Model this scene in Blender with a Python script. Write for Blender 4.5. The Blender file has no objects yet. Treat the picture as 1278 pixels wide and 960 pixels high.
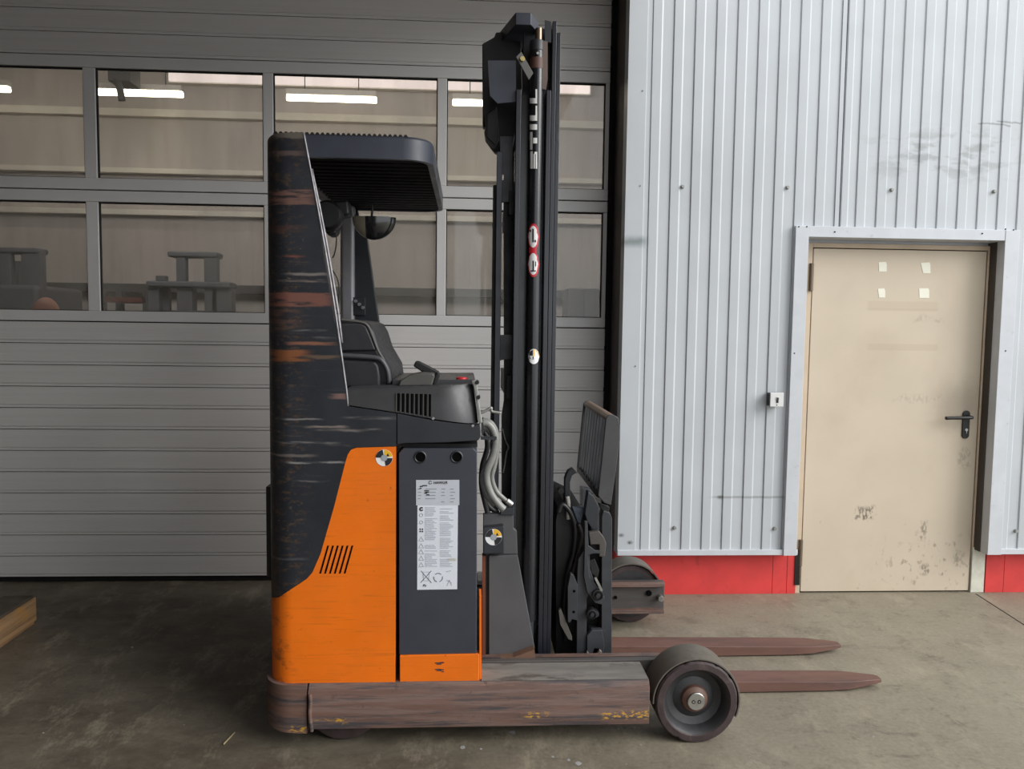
import bpy, bmesh, math, random
from mathutils import Vector, Matrix
random.seed(7)
scene = bpy.context.scene
COL = scene.collection

# ------------------------------------------------------------------ camera
IW, IH, FPX = 1278, 960, 980.0
YAW, PITCH, ROLL, CH = 0.0568, 0.0709, -0.0129, 1.469
_f = Vector((math.sin(YAW)*math.cos(PITCH), math.cos(YAW)*math.cos(PITCH), -math.sin(PITCH)))
_r0 = Vector((math.cos(YAW), -math.sin(YAW), 0))
_u0 = _r0.cross(_f)
_r = math.cos(ROLL)*_r0 - math.sin(ROLL)*_u0
_u = math.cos(ROLL)*_u0 + math.sin(ROLL)*_r0
CAM = Vector((0, 0, CH))
cam_d = bpy.data.cameras.new('camera'); cam = bpy.data.objects.new('camera', cam_d); COL.objects.link(cam)
cam_d.sensor_width = 36.0; cam_d.lens = FPX/IW*36.0; cam_d.clip_start = 0.05; cam_d.clip_end = 200
cam.matrix_world = Matrix(((_r.x, _u.x, -_f.x, 0), (_r.y, _u.y, -_f.y, 0), (_r.z, _u.z, -_f.z, CH), (0, 0, 0, 1)))
scene.camera = cam

# ------------------------------------------------------------------ world, daylight, exposure
wd = bpy.data.worlds.new('overcast_sky'); scene.world = wd; wd.use_nodes = True
bg = wd.node_tree.nodes['Background']
bg.inputs[0].default_value = (0.93, 0.97, 1.0, 1); bg.inputs[1].default_value = 1.5

def area_light(name, loc, target, sx, sy, power, color=(1, 1, 1)):
    d = bpy.data.lights.new(name, 'AREA'); d.shape = 'RECTANGLE'; d.size = sx; d.size_y = sy; d.energy = power; d.color = color
    o = bpy.data.objects.new(name, d); COL.objects.link(o); o.location = loc
    o.rotation_euler = (Vector(target)-Vector(loc)).to_track_quat('-Z', 'Y').to_euler()
    return o

sun_d = bpy.data.lights.new('veiled_sun', 'SUN'); sun_d.energy = 2.95; sun_d.angle = math.radians(40); sun_d.color = (1.0, .985, .96)
sun = bpy.data.objects.new('veiled_sun', sun_d); COL.objects.link(sun); sun.location = (4, -4, 6)
_az, _el = math.radians(60), math.radians(29)
sun.rotation_euler = Vector((-math.sin(_az)*math.cos(_el), math.cos(_az)*math.cos(_el), -math.sin(_el))).to_track_quat('-Z', 'Y').to_euler()

scene.view_settings.view_transform = 'Standard'; scene.view_settings.look = 'None'
scene.view_settings.gamma = 1.0; scene.view_settings.use_curve_mapping = False
scene.view_settings.exposure = 0.0
scene.cycles.use_denoising = True

# ------------------------------------------------------------------ pixel -> place on a plane of known depth
def at(px, py, Y=None, Z=None):
    d = _f*FPX + _r*(px-IW/2) - _u*(py-IH/2)
    t = Y/d.y if Y is not None else (Z-CH)/d.z
    return CAM + d*t
def pp(Y, pts):
    return [(p.x, p.z) for p in (at(a, b, Y=Y) for a, b in pts)]
def PX(px, Y, py=450): return at(px, py, Y=Y).x
def PZ(py, Y, px=660): return at(px, py, Y=Y).z

# ------------------------------------------------------------------ mesh helpers
def inv_of(parent):
    # things are Empties at their base; meshes carry world coordinates
    return Matrix.Translation(-Vector(parent.location)) if parent.type == 'EMPTY' else Matrix.Identity(4)
def link(name, me, mat, parent=None, bevel=0, smooth=False, seg=2):
    o = bpy.data.objects.new(name, me); COL.objects.link(o)
    if mat is not None: me.materials.append(mat)
    if parent is not None:
        o.parent = parent; o.matrix_parent_inverse = inv_of(parent)
    if smooth:
        for p in me.polygons: p.use_smooth = True
    if bevel:
        b = o.modifiers.new('bevel', 'BEVEL'); b.width = bevel; b.segments = seg; b.limit_method = 'ANGLE'; b.angle_limit = math.radians(40)
        if not smooth:
            for p in me.polygons: p.use_smooth = True
            b.harden_normals = True
    return o
def from_bm(name, bm, mat, parent=None, **k):
    bmesh.ops.recalc_face_normals(bm, faces=bm.faces[:])
    me = bpy.data.meshes.new(name); bm.to_mesh(me); bm.free()
    return link(name, me, mat, parent, **k)
def bm_poly(bm, bottom, top):
    n = len(bottom)
    a = [bm.verts.new(v) for v in bottom]; b = [bm.verts.new(v) for v in top]
    bm.faces.new(a); bm.faces.new(b[::-1])
    for i in range(n): bm.faces.new((a[i], a[(i+1) % n], b[(i+1) % n], b[i]))
def prism(name, xz, y0, y1, mat, parent=None, **k):          # outline in X,Z pushed along Y
    bm = bmesh.new(); bm_poly(bm, [(x, y0, z) for x, z in xz], [(x, y1, z) for x, z in xz])
    return from_bm(name, bm, mat, parent, **k)
def column(name, xy, z0, z1, mat, parent=None, **k):         # outline in X,Y pushed along Z
    bm = bmesh.new(); bm_poly(bm, [(x, y, z0) for x, y in xy], [(x, y, z1) for x, y in xy])
    return from_bm(name, bm, mat, parent, **k)
def rail(name, yz, x0, x1, mat, parent=None, **k):           # outline in Y,Z pushed along X
    bm = bmesh.new(); bm_poly(bm, [(x0, y, z) for y, z in yz], [(x1, y, z) for y, z in yz])
    return from_bm(name, bm, mat, parent, **k)
def bm_box(bm, x0, x1, y0, y1, z0, z1):
    bm_poly(bm, [(x0, y0, z0), (x1, y0, z0), (x1, y1, z0), (x0, y1, z0)], [(x0, y0, z1), (x1, y0, z1), (x1, y1, z1), (x0, y1, z1)])
def box(name, x0, x1, y0, y1, z0, z1, mat, parent=None, **k):
    bm = bmesh.new(); bm_box(bm, x0, x1, y0, y1, z0, z1); return from_bm(name, bm, mat, parent, **k)
def bm_cyl(bm, p0, p1, r0, r1=None, n=20):
    p0, p1 = Vector(p0), Vector(p1); r1 = r0 if r1 is None else r1
    q = (p1-p0).to_track_quat('Z', 'Y'); A, B = [], []
    for i in range(n):
        a = 2*math.pi*i/n; v = Vector((math.cos(a), math.sin(a), 0))
        A.append(bm.verts.new(p0+q@(v*r0))); B.append(bm.verts.new(p1+q@(v*r1)))
    bm.faces.new(A[::-1]); bm.faces.new(B)
    for i in range(n): bm.faces.new((A[i], A[(i+1) % n], B[(i+1) % n], B[i]))
def cyl(name, p0, p1, r0, mat, parent=None, r1=None, n=24, bevel=0.0):
    bm = bmesh.new(); bm_cyl(bm, p0, p1, r0, r1, n)
    o = from_bm(name, bm, mat, parent, bevel=bevel or 0.0008)
    return o
def lathe(name, prof, c, mat, parent=None, n=48, closed=True):   # prof = (radius, y); axis along Y through c=(x,z)
    bm = bmesh.new(); rings = []
    for r, y in prof:
        rings.append([bm.verts.new((c[0]+r*math.cos(2*math.pi*i/n), y, c[1]+r*math.sin(2*math.pi*i/n))) for i in range(n)] if r > 1e-6 else [bm.verts.new((c[0], y, c[1]))])
    prs = list(zip(rings, rings[1:])) + ([(rings[-1], rings[0])] if closed else [])
    for A, B in prs:
        if len(A) == 1 and len(B) == 1: continue
        for i in range(n):
            j = (i+1) % n
            if len(A) == 1: bm.faces.new((A[0], B[i], B[j]))
            elif len(B) == 1: bm.faces.new((A[i], A[j], B[0]))
            else: bm.faces.new((A[i], A[j], B[j], B[i]))
    o = from_bm(name, bm, mat, parent)
    for p in o.data.polygons: p.use_smooth = True
    o.data.set_sharp_from_angle(angle=math.radians(35))
    return o
def smooth_path(pts, k=6):
    out = []; n = len(pts)
    for i in range(n-1):
        p0, p1, p2, p3 = pts[max(i-1, 0)], pts[i], pts[i+1], pts[min(i+2, n-1)]
        for j in range(k):
            t = j/k
            out.append(0.5*((2*p1)+(p2-p0)*t+(2*p0-5*p1+4*p2-p3)*t*t+(3*p1-p0-3*p2+p3)*t*t*t))
    out.append(pts[-1]); return out
def tube(name, pts, r, mat, parent=None, n=10, k=6):
    pts = smooth_path([Vector(p) for p in pts], k); bm = bmesh.new(); rings = []
    up = Vector((0, 1, 0.03)).normalized()
    for i, p in enumerate(pts):
        t = (pts[min(i+1, len(pts)-1)]-pts[max(i-1, 0)]).normalized()
        a = up.cross(t)
        a = a.normalized() if a.length > 1e-4 else Vector((1, 0, 0)); b = t.cross(a)
        rings.append([bm.verts.new(p+(a*math.cos(2*math.pi*q/n)+b*math.sin(2*math.pi*q/n))*r) for q in range(n)])
    for A, B in zip(rings, rings[1:]):
        for q in range(n): bm.faces.new((A[q], A[(q+1) % n], B[(q+1) % n], B[q]))
    bm.faces.new(rings[0][::-1]); bm.faces.new(rings[-1])
    o = from_bm(name, bm, mat, parent)
    for p in o.data.polygons: p.use_smooth = True
    return o
def empty(name, loc, parent=None):
    o = bpy.data.objects.new(name, None); COL.objects.link(o); o.location = loc; o.empty_display_size = 0.1
    return o
def tag(o, label=None, cat=None, group=None, kind=None):
    if label: o['label'] = label
    if cat: o['category'] = cat
    if group: o['group'] = group
    if kind: o['kind'] = kind
    return o
def text_mesh(name, s, size, origin, right, upv, mat, parent, sx=1.0, depth=0.0004):
    cu = bpy.data.curves.new('lettering', 'FONT'); cu.body = s; cu.size = size; cu.extrude = depth; cu.resolution_u = 3
    t = bpy.data.objects.new('lettering', cu); COL.objects.link(t)
    me = bpy.data.meshes.new_from_object(t.evaluated_get(bpy.context.evaluated_depsgraph_get()))
    bpy.data.objects.remove(t); bpy.data.curves.remove(cu)
    R, U = Vector(right), Vector(upv); N = R.cross(U)
    for v in me.vertices: v.co = Vector(origin)+R*v.co.x*sx+U*v.co.y+N*v.co.z
    me.materials.clear()
    return link(name, me, mat, parent)

# ------------------------------------------------------------------ material helpers
def lin(c):
    f = lambda v: (v/255)/12.92 if v/255 <= 0.04045 else ((v/255+0.055)/1.055)**2.4
    return (f(c[0]), f(c[1]), f(c[2]), 1)
class Nodes:
    def __init__(s, nt):
        s.nt = nt; tc = s.new('ShaderNodeTexCoord'); s.co = tc.outputs['Object']
        sp = s.new('ShaderNodeSeparateXYZ'); s.l(s.co, sp.inputs[0]); s.x, s.y, s.z = sp.outputs
    def new(s, t): return s.nt.nodes.new(t)
    def l(s, a, b): s.nt.links.new(a, b)
    def put(s, v, inp):
        if hasattr(v, 'is_output'): s.l(v, inp)
        else: inp.default_value = v
    def math(s, op, a, b=0.0, clamp=False):
        n = s.new('ShaderNodeMath'); n.operation = op; n.use_clamp = clamp; s.put(a, n.inputs[0]); s.put(b, n.inputs[1]); return n.outputs[0]
    def rng(s, v, a, b, c=0.0, d=1.0, smooth=True):
        n = s.new('ShaderNodeMapRange'); n.interpolation_type = 'SMOOTHSTEP' if smooth else 'LINEAR'
        s.put(v, n.inputs[0])
        for i, q in enumerate((a, b, c, d)): n.inputs[i+1].default_value = q
        return n.outputs[0]
    def noise(s, scale=5, detail=4, stretch=(1, 1, 1), rough=0.55, off=0.0):
        m = s.new('ShaderNodeMapping'); m.inputs['Scale'].default_value = stretch; m.inputs['Location'].default_value = (off, off*.7, off*1.3); s.l(s.co, m.inputs[0])
        n = s.new('ShaderNodeTexNoise'); n.inputs['Scale'].default_value = scale; n.inputs['Detail'].default_value = detail
        n.inputs['Roughness'].default_value = rough; s.l(m.outputs[0], n.inputs['Vector']); return n.outputs['Fac']
    def mix(s, f, a, b):
        n = s.new('ShaderNodeMix'); n.data_type = 'RGBA'; s.put(f, n.inputs[0]); s.put(a, n.inputs[6]); s.put(b, n.inputs[7]); return n.outputs[2]
    def patch(s, x0, x1, z0, z1, sx=0.01, sz=0.004, jx=None, jz=None, ax='x'):
        X = (s.x if ax == 'x' else s.y) if jx is None else jx; Z = s.z if jz is None else jz
        a = s.math('MULTIPLY', s.rng(X, x0-sx, x0+sx), s.rng(X, x1-sx, x1+sx, 1, 0))
        b = s.math('MULTIPLY', s.rng(Z, z0-sz, z0+sz), s.rng(Z, z1-sz, z1+sz, 1, 0))
        return s.math('MULTIPLY', a, b)
def M(name, col, rough=0.5, metal=0.0, var=0.12, vscale=6, stretch=(1, 1, 1), bump=0.0, bscale=80, spec=0.5, extra=None):
    m = bpy.data.materials.new(name); m.use_nodes = True; nt = m.node_tree
    b = nt.nodes['Principled BSDF']; n = Nodes(nt)
    c = lin(col); f = n.noise(vscale, 5, stretch)
    dark = tuple(v*(1-var) for v in c[:3])+(1,); lite = tuple(min(1, v*(1+var)) for v in c[:3])+(1,)
    cs = n.mix(n.rng(f, .3, .7), dark, lite)
    if extra: cs = extra(n, cs, b)
    n.put(cs, b.inputs['Base Color'])
    b.inputs['Metallic'].default_value = metal; b.inputs['Specular IOR Level'].default_value = spec
    n.l(n.rng(n.noise(vscale*1.7, 3, stretch, off=3), .2, .8, max(0, rough-.08), min(1, rough+.08)), b.inputs['Roughness'])
    if bump:
        bp = n.new('ShaderNodeBump'); bp.inputs['Strength'].default_value = bump; bp.inputs['Distance'].default_value = 0.004
        n.l(n.noise(bscale, 4, stretch), bp.inputs['Height']); n.l(bp.outputs[0], b.inputs['Normal'])
    return m
def emit(name, col, strength):
    m = bpy.data.materials.new(name); m.use_nodes = True; nt = m.node_tree; nt.nodes.clear()
    e = nt.nodes.new('ShaderNodeEmission'); e.inputs[0].default_value = lin(col); e.inputs[1].default_value = strength
    o = nt.nodes.new('ShaderNodeOutputMaterial'); nt.links.new(e.outputs[0], o.inputs[0]); return m

# ------------------------------------------------------------------ materials
def fx_floor(n, c, b):
    big = n.noise(1.1, 6, rough=.65); mid = n.noise(5, 8, off=4, rough=.7); fine = n.noise(60, 4, off=9)
    c = n.mix(n.rng(big, .38, .68, 0, .75), c, lin((122, 114, 99)))
    c = n.mix(n.rng(mid, .52, .72, 0, .55), c, lin((76, 68, 58)))
    c = n.mix(n.rng(n.noise(3, 6, (1, 3.5, 1), off=2, rough=.7), .58, .74, 0, .6), c, lin((70, 64, 55)))
    c = n.mix(n.rng(fine, .3, .75, 0, .25), c, lin((170, 163, 148)))
    # weaker light towards the left put into the floor colour, ragged edge
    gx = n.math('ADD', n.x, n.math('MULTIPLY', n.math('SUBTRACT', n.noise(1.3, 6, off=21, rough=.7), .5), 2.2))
    dim = n.math('MULTIPLY', n.rng(gx, -.9, 1.9, .95, 0), n.rng(n.noise(2.6, 7, (1, 1.6, 1), off=31, rough=.7), .2, .7, 1.0, .55))
    c = n.mix(dim, c, lin((62, 55, 46)))
    c = n.mix(n.rng(n.noise(7, 7, (.5, 2.2, 1), off=41, rough=.75), .56, .72, 0, .5), c, lin((58, 50, 42)))
    c = n.mix(n.rng(n.noise(4, 8, (1.6, .7, 1), off=51, rough=.8), .50, .68, 0, .38), c, lin((168, 158, 138)))
    c = n.mix(n.rng(n.noise(11, 8, (1, 1, 1), off=61, rough=.8), .56, .66, 0, .4), c, lin((66, 58, 48)))
    c = n.mix(n.rng(n.noise(26, 2, off=17), .765, .79, 0, .5), c, lin((176, 172, 164)))
    return c
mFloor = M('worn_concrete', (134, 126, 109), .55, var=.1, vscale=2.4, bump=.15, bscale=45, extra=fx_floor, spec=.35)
mDoor = M('grey_door_metal', (200, 198, 196), .5, var=.025, vscale=3, stretch=(.4, 1, 30), spec=.4, extra=lambda n, c, b: n.mix(n.rng(n.noise(300, 2, (.02, 1, 1)), .45, .75, 0, .08), c, lin((120, 118, 115))))
mFrame = M('grey_window_frame', (200, 199, 198), .45, var=.03, vscale=3)
mBack = M('door_gap_black', (16, 15, 14), .9)
def fx_clad(n, c, b):
    jz = n.math('ADD', n.z, n.math('MULTIPLY', n.math('SUBTRACT', n.noise(9, 3), .5), .05))
    c = n.mix(n.rng(n.noise(2.2, 5, (1, 1, .5)), .5, .75, 0, .16), c, lin((150, 152, 150)))
    c = n.mix(n.math('MULTIPLY', n.patch(.80, .935, PZ(306, 4.15, 790), PZ(297, 4.15, 790), .03, .022, jz=jz), .75), c, lin((96, 108, 106)))
    arc = n.patch(PX(1100, 4.15, 180), PX(1262, 4.15, 180), PZ(222, 4.15, 1180), PZ(165, 4.15, 1180), .22, .07, jz=jz)
    c = n.mix(n.math('MULTIPLY', n.math('MULTIPLY', arc, n.rng(n.noise(7, 5, (1, 1, 2.5), off=5), .47, .62)), .42), c, lin((112, 113, 110)))
    for (a, q, y0, y1) in ((1222, 1262, 156, 154), (1245, 1276, 152, 150)):
        c = n.mix(n.math('MULTIPLY', n.patch(PX(a, 4.15, 150), PX(q, 4.15, 150), PZ(y0, 4.15, 1240), PZ(y1, 4.15, 1240), .01, .003, jz=jz), .6), c, lin((110, 112, 110)))
    c = n.mix(n.math('MULTIPLY', n.patch(PX(890, 4.15, 621), PX(988, 4.15, 621), PZ(622.2, 4.15, 930), PZ(619.5, 4.15, 930), .04, .003), .55), c, lin((120, 121, 120)))
    for (a, q) in ((899, 621), (775, 668), (786, 677)):
        p = at(a, q, Y=4.15); c = n.mix(n.math('MULTIPLY', n.patch(p.x-.012, p.x+.012, p.z-.008, p.z+.008, .012, .008), .8), c, lin((70, 70, 68)))
    return c
mClad = M('white_cladding_metal', (184, 188, 192), .38, var=.025, vscale=4, spec=.4, extra=fx_clad)
mTrim = M('white_trim_metal', (194, 197, 202), .45, var=.04, vscale=8, extra=lambda n, c, b: n.mix(n.rng(n.noise(30, 4), .62, .75, 0, .35), c, lin((150, 150, 150))))
mReveal = M('dark_reveal_metal', (70, 62, 57), .6, var=.12, vscale=3)
mRed = M('red_plinth_paint', (208, 58, 56), .6, var=.07, vscale=9, extra=lambda n, c, b: n.mix(n.rng(n.noise(14, 6, (1, 1, .6)), .63, .78, 0, .6), c, lin((120, 40, 36))))
mSoot = M('sooty_gap', (28, 22, 20), .9)
def fx_leaf(n, c, b):
    j = n.math('MULTIPLY', n.math('SUBTRACT', n.noise(14, 4), .5), .09)
    jx, jz = n.math('ADD', n.x, j), n.math('ADD', n.z, j)
    c = n.mix(n.rng(n.noise(3, 5, (1, 1, .7)), .52, .75, 0, .28), c, lin((176, 160, 140)))
    c = n.mix(n.math('MULTIPLY', n.rng(n.noise(20, 6, (1, 1, .8), off=6), .66, .76), n.rng(n.z, .9, .1, .0, .6)), c, lin((120, 106, 92)))
    c = n.mix(n.math('MULTIPLY', n.patch(2.42, 2.90, .02, .30, .2, .12, jx, jz), n.rng(n.noise(26, 5, (1, 1, .7), off=8), .56, .68, 0, .75)), c, lin((118, 104, 90)))
    for (x0, x1, y0, y1, a) in ((1068, 1090, 648, 632, .8), (1146, 1156, 672, 652, .6), (1147, 1158, 716, 704, .6), (1190, 1204, 708, 690, .4), (1140, 1180, 400, 396, .25), (1118, 1172, 500, 494, .22), (1196, 1212, 585, 560, .3)):
        p, q = at(x0, y0, Y=4.25), at(x1, y1, Y=4.25)
        m = n.math('MULTIPLY', n.patch(p.x, q.x, p.z, q.z, .015, .015, jx, jz), n.rng(n.noise(70, 4, (1, 1, .5), off=2), .42, .6))
        c = n.mix(n.math('MULTIPLY', m, a), c, lin((86, 76, 66)))
    p, q = at(1165, 525, Y=4.25), at(1222, 480, Y=4.25)
    c = n.mix(n.math('MULTIPLY', n.patch(p.x, q.x, p.z, q.z, .09, .09, jx, jz), .38), c, lin((110, 98, 84)))
    for (y0, y1) in ((386, 377), (388, 386), (437, 430)):
        p, q = at(1082, y0, Y=4.25), at(1170, y1, Y=4.25)
        c = n.mix(n.math('MULTIPLY', n.patch(p.x, q.x, p.z, q.z, .015, .004), .16), c, lin((150, 128, 96)))
    return c
mLeaf = M('beige_door_paint', (198, 184, 164), .45, var=.03, vscale=3, spec=.4, extra=fx_leaf)
mLeafFrame = M('beige_frame_paint', (196, 176, 152), .5, var=.06, vscale=8)
mTape = M('tape_remnant_paper', (232, 230, 214), .7, var=.03)
mBlackPl = M('black_plastic', (26, 26, 28), .42, var=.15, vscale=20)
mSteel = M('bare_steel', (180, 180, 176), .35, metal=.9, var=.1, vscale=30)
mDullSteel = M('dull_zinc', (150, 150, 146), .5, metal=.5, var=.15, vscale=40)
mShadeWall = M('shade_wall_matte', (74, 68, 62), .85, var=.05)
mRoof = M('hall_roof_sheet', (136, 110, 88), .8, var=.08)
mInWall = M('indoor_beige_panel', (192, 183, 176), .8, var=.04, vscale=1.2, extra=lambda n, c, b: n.mix(n.rng(n.noise(6, 3, (1.2, 1, .08)), .45, .62, 0, .2), c, lin((160, 151, 140))))
mInTrim = M('indoor_pale_beam', (226, 219, 206), .7, var=.04)
mInDark = M('indoor_grey_base', (84, 82, 80), .8, var=.06)
mInFork = M('indoor_truck_grey', (92, 91, 94), .6, var=.1)
mInRed = M('indoor_rack_red', (110, 50, 40), .7, var=.1)
mSkin = M('skin', (196, 140, 118), .55, var=.05, vscale=20)
mCloth = M('navy_work_jacket', (44, 50, 66), .85, var=.1, vscale=30)
mLamp = emit('fluorescent_tube_glow', (255, 248, 226), 14.0)
mSkylight = emit('daylit_clerestory_glass', (255, 238, 228), 1.3)
mWood = M('weathered_pallet_wood', (150, 118, 84), .8, var=.3, vscale=9, stretch=(1, .2, 6), bump=.3, bscale=40, extra=lambda n, c, b: n.mix(n.rng(n.noise(9, 4, off=3), .5, .65, 0, .7), c, lin((176, 128, 60))))
mWoodTop = M('dirty_pallet_top', (74, 66, 56), .9, var=.3, vscale=8)
def fx_glass(name):
    m = bpy.data.materials.new(name); m.use_nodes = True; nt = m.node_tree; nt.nodes.clear(); n = Nodes(nt)
    tr = n.new('ShaderNodeBsdfTransparent'); tr.inputs[0].default_value = (.95, .945, .945, 1)
    di = n.new('ShaderNodeBsdfDiffuse'); di.inputs[0].default_value = lin((190, 188, 178))
    gl = n.new('ShaderNodeBsdfGlossy'); gl.inputs['Roughness'].default_value = .03
    m1 = n.new('ShaderNodeMixShader'); m2 = n.new('ShaderNodeMixShader'); fr = n.new('ShaderNodeFresnel'); fr.inputs[0].default_value = 1.45
    n.l(n.rng(n.noise(2.5, 5, (1, 1, .3)), .35, .7, .10, .24), m1.inputs[0]); n.l(tr.outputs[0], m1.inputs[1]); n.l(di.outputs[0], m1.inputs[2])
    n.l(fr.outputs[0], m2.inputs[0]); n.l(m1.outputs[0], m2.inputs[1]); n.l(gl.outputs[0], m2.inputs[2])
    o = n.new('ShaderNodeOutputMaterial'); n.l(m2.outputs[0], o.inputs[0]); return m
mPane = fx_glass('dusty_window_pane')

# ------------------------------------------------------------------ the setting
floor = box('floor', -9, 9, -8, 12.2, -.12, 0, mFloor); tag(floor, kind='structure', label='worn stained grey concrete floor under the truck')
# floor joint running out from the door
ja, jb = at(1218, 741.5, Z=0), at(1278, 780, Z=0)
jd = (jb-ja); jc = jb+jd*6; jn = Vector((-jd.y, jd.x, 0)).normalized()*.003
bmj = bmesh.new(); bm_poly(bmj, [(ja-jn).xyz, (jc-jn).xyz, (jc+jn).xyz, (ja+jn).xyz], [((ja-jn)+Vector((0, 0, .0012))).xyz, ((jc-jn)+Vector((0, 0, .0012))).xyz, ((jc+jn)+Vector((0, 0, .0012))).xyz, ((ja+jn)+Vector((0, 0, .0012))).xyz])
from_bm('floor_joint', bmj, mSoot, floor)

for (x, y, w, hh) in ((577, 933, 9, 5), (640, 914, 9, 5), (690, 945, 5, 3), (722, 953, 8, 5), (710, 949, 5, 3), (165, 808, 5, 2), (800, 930, 3, 2), (600, 935, 3, 2), (1090, 920, 3, 2), (54, 915, 4, 2)):
    q = [at(x+w*math.cos(a)*random.uniform(.5, 1)*.6, y+hh*math.sin(a)*random.uniform(.5, 1)*.6, Z=.0) for a in (0, .9, 1.8, 2.7, 3.6, 4.5, 5.4)]
    bm = bmesh.new(); bm_poly(bm, [(v.x, v.y, 0) for v in q], [(v.x, v.y, .0008) for v in q]); from_bm('paint_fleck', bm, M('paint_fleck_white', (150, 150, 148), .8), floor)
p, q = at(279, 929, Z=.003), at(293, 914, Z=.003); tube('wood_splinter', [p, (p+q)/2, q], .003, M('splinter_wood', (150, 136, 104), .8), floor, n=6, k=2)
# sectional door (door_1): slats, glazed sections
DY, S0, SP = 4.5, 0.0334, 0.1204
DX0, DX1 = -3.3, .792
door1 = empty('door_1', (-1.2, DY, 0)); tag(door1, 'grey sectional door with two rows of windows behind the truck', kind='structure')
slat_yz = [(DY, SP-.003), (DY, .019), (DY+.004, .0175), (DY+.004, .0145), (DY+.0015, .0135), (DY+.0015, .001), (DY+.035, .001), (DY+.035, SP-.003)]
slat0 = None
for k in list(range(0, 12))+list(range(24, 29)):
    if slat0 is None:
        slat0 = rail('slat', slat_yz, DX0, DX1, mDoor, door1); s = slat0; slat_me = s.data
    else:
        s = bpy.data.objects.new('slat', slat_me); COL.objects.link(s); s.parent = door1; s.matrix_parent_inverse = inv_of(door1)
    s.location = (0, 0, S0+k*SP)
box('backing_sheet', DX0, DX1, DY+.041, DY+.048, .02, S0+12*SP+.02, mBack, door1)
box('backing_sheet', DX0, DX1, DY+.041, DY+.048, S0+18*SP-.02, S0+18*SP+.02, mBack, door1)
box('backing_sheet', DX0, DX1, DY+.041, DY+.048, S0+24*SP-.02, S0+29*SP, mBack, door1)
box('bottom_seal', DX0, DX1, DY+.012, DY+.04, 0.004, S0+.002, mBack, door1)
zj = [S0+12*SP, S0+18*SP, S0+24*SP]
mull = [(106.4, 121.5), (329, 341.6), (545.2, 557)]
pane_z = [(PZ(389.5, DY, 230), PZ(254, DY, 230)), (PZ(224.5, DY, 230), PZ(87.5, DY, 230))]
for i in range(2):
    za, zb = zj[i]+.003, zj[i+1]-.003; p0, p1 = pane_z[i]
    rail('bottom_rail', [(DY, za), (DY, p0), (DY+.04, p0), (DY+.04, za)], DX0, DX1, mFrame, door1, bevel=.003)
    rail('top_rail', [(DY, p1), (DY, zb), (DY+.04, zb), (DY+.04, p1)], DX0, DX1, mFrame, door1, bevel=.003)
    edges = [DX0]
    for a, b in mull:
        xa, xb = PX(a, DY, 240), PX(b, DY, 240)
        box('mullion', xa, xb, DY+.001, DY+.04, p0, p1, mFrame, door1, bevel=.003); edges += [xa, xb]
    xe = PX(753.5, DY, 240); box('end_stile', xe, DX1, DY+.001, DY+.04, p0, p1, mFrame, door1, bevel=.003); edges.append(xe)
    for a, b in zip(edges[::2], edges[1::2]):
        box('pane', a, b, DY+.022, DY+.026, p0, p1, mPane, door1)
        g = bmesh.new()
        for (u0, u1, v0, v1) in ((a, b, p1-.007, p1), (a, a+.005, p0, p1), (b-.005, b, p0, p1), (a, b, p0, p0+.004)): bm_box(g, u0, u1, DY+.012, DY+.03, v0, v1)
        from_bm('glazing_gasket', g, mBack, door1)
# guide rail and jamb at the right end of the door, in the wall's shadow
WY = 4.15
WX0 = .822
wall_r = empty('wall_right', (2, WY, 0)); tag(wall_r, 'white ribbed metal cladding wall around the beige door', kind='structure')
box('guide_rail', DX1-.005, WX0+.02, DY+.0, DY+.06, 0, 3.9, mBack, wall_r)
box('wall_core', WX0+.004, PX(1009, 4.13, 500), 4.245, DY+.12, .0, 3.9, mReveal, wall_r)
box('wall_core', PX(1253, 4.13, 500), 6.2, 4.245, DY+.12, .0, 3.9, mReveal, wall_r)
zt = PZ(298, 4.13, 1130)
box('wall_core', PX(1009, 4.13, 500), PX(1253, 4.13, 500), 4.245, DY+.12, zt, 3.9, mReveal, wall_r)
CB = .279
box('reveal_panel', WX0, WX0+.004, WY+.01, DY, CB-.03, 3.9, mReveal, wall_r)
# cladding: one strip per rib
d0, per = .944, .1122
cz_door = PZ(286, 4.13, 1130); cxl, cxr = PX(1000, 4.13, 290), PX(1262, 4.13, 290)
def strip(x0, x1, z0, z1, jam=False):
    w = x1-x0; h = .0065
    if w < .05: prof = [(x0, WY), (x1, WY)]
    else: prof = [(x0, WY+h), (x0+.004, WY), (x0+.048*w/.1122, WY), (x0+.048*w/.1122+.0085, WY+h*.8), (x1-.001, WY+h)]
    poly = prof+[(x1-.001, WY+.04), (x0, WY+.04)]
    column('cladding_strip', poly, z0, z1, mClad, wall_r)
column('corner_flashing', [(WX0-.002, WY+.09), (WX0-.002, WY-.004), (d0-.028, WY-.004), (d0-.024, WY+.004), (d0-.001, WY+.004), (d0-.001, WY+.09)], CB, 3.9, mClad, wall_r)
xs = [d0+per*i for i in range(10)]+[1.983, 2.067]+[2.067+per*i for i in range(1, 20)]
box('panel_joint', 1.975, 1.985, WY+.012, WY+.03, cz_door, 3.9, mSoot, wall_r)
for a, b in zip(xs, xs[1:]):
    if abs(a-1.954) < .02: b = 1.976
    if abs(a-1.983) < .002: a = 1.984
    if b < cxl: strip(a, b, CB, 3.9)
    elif a < cxl: strip(a, cxl, CB, cz_door); strip(a, b, cz_door, 3.9)
    elif b < cxr: strip(a, b, cz_door, 3.9)
    elif a < cxr: strip(a, b, cz_door, 3.9); strip(cxr, b, CB, cz_door)
    else: strip(a, b, CB, 3.9)
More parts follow.
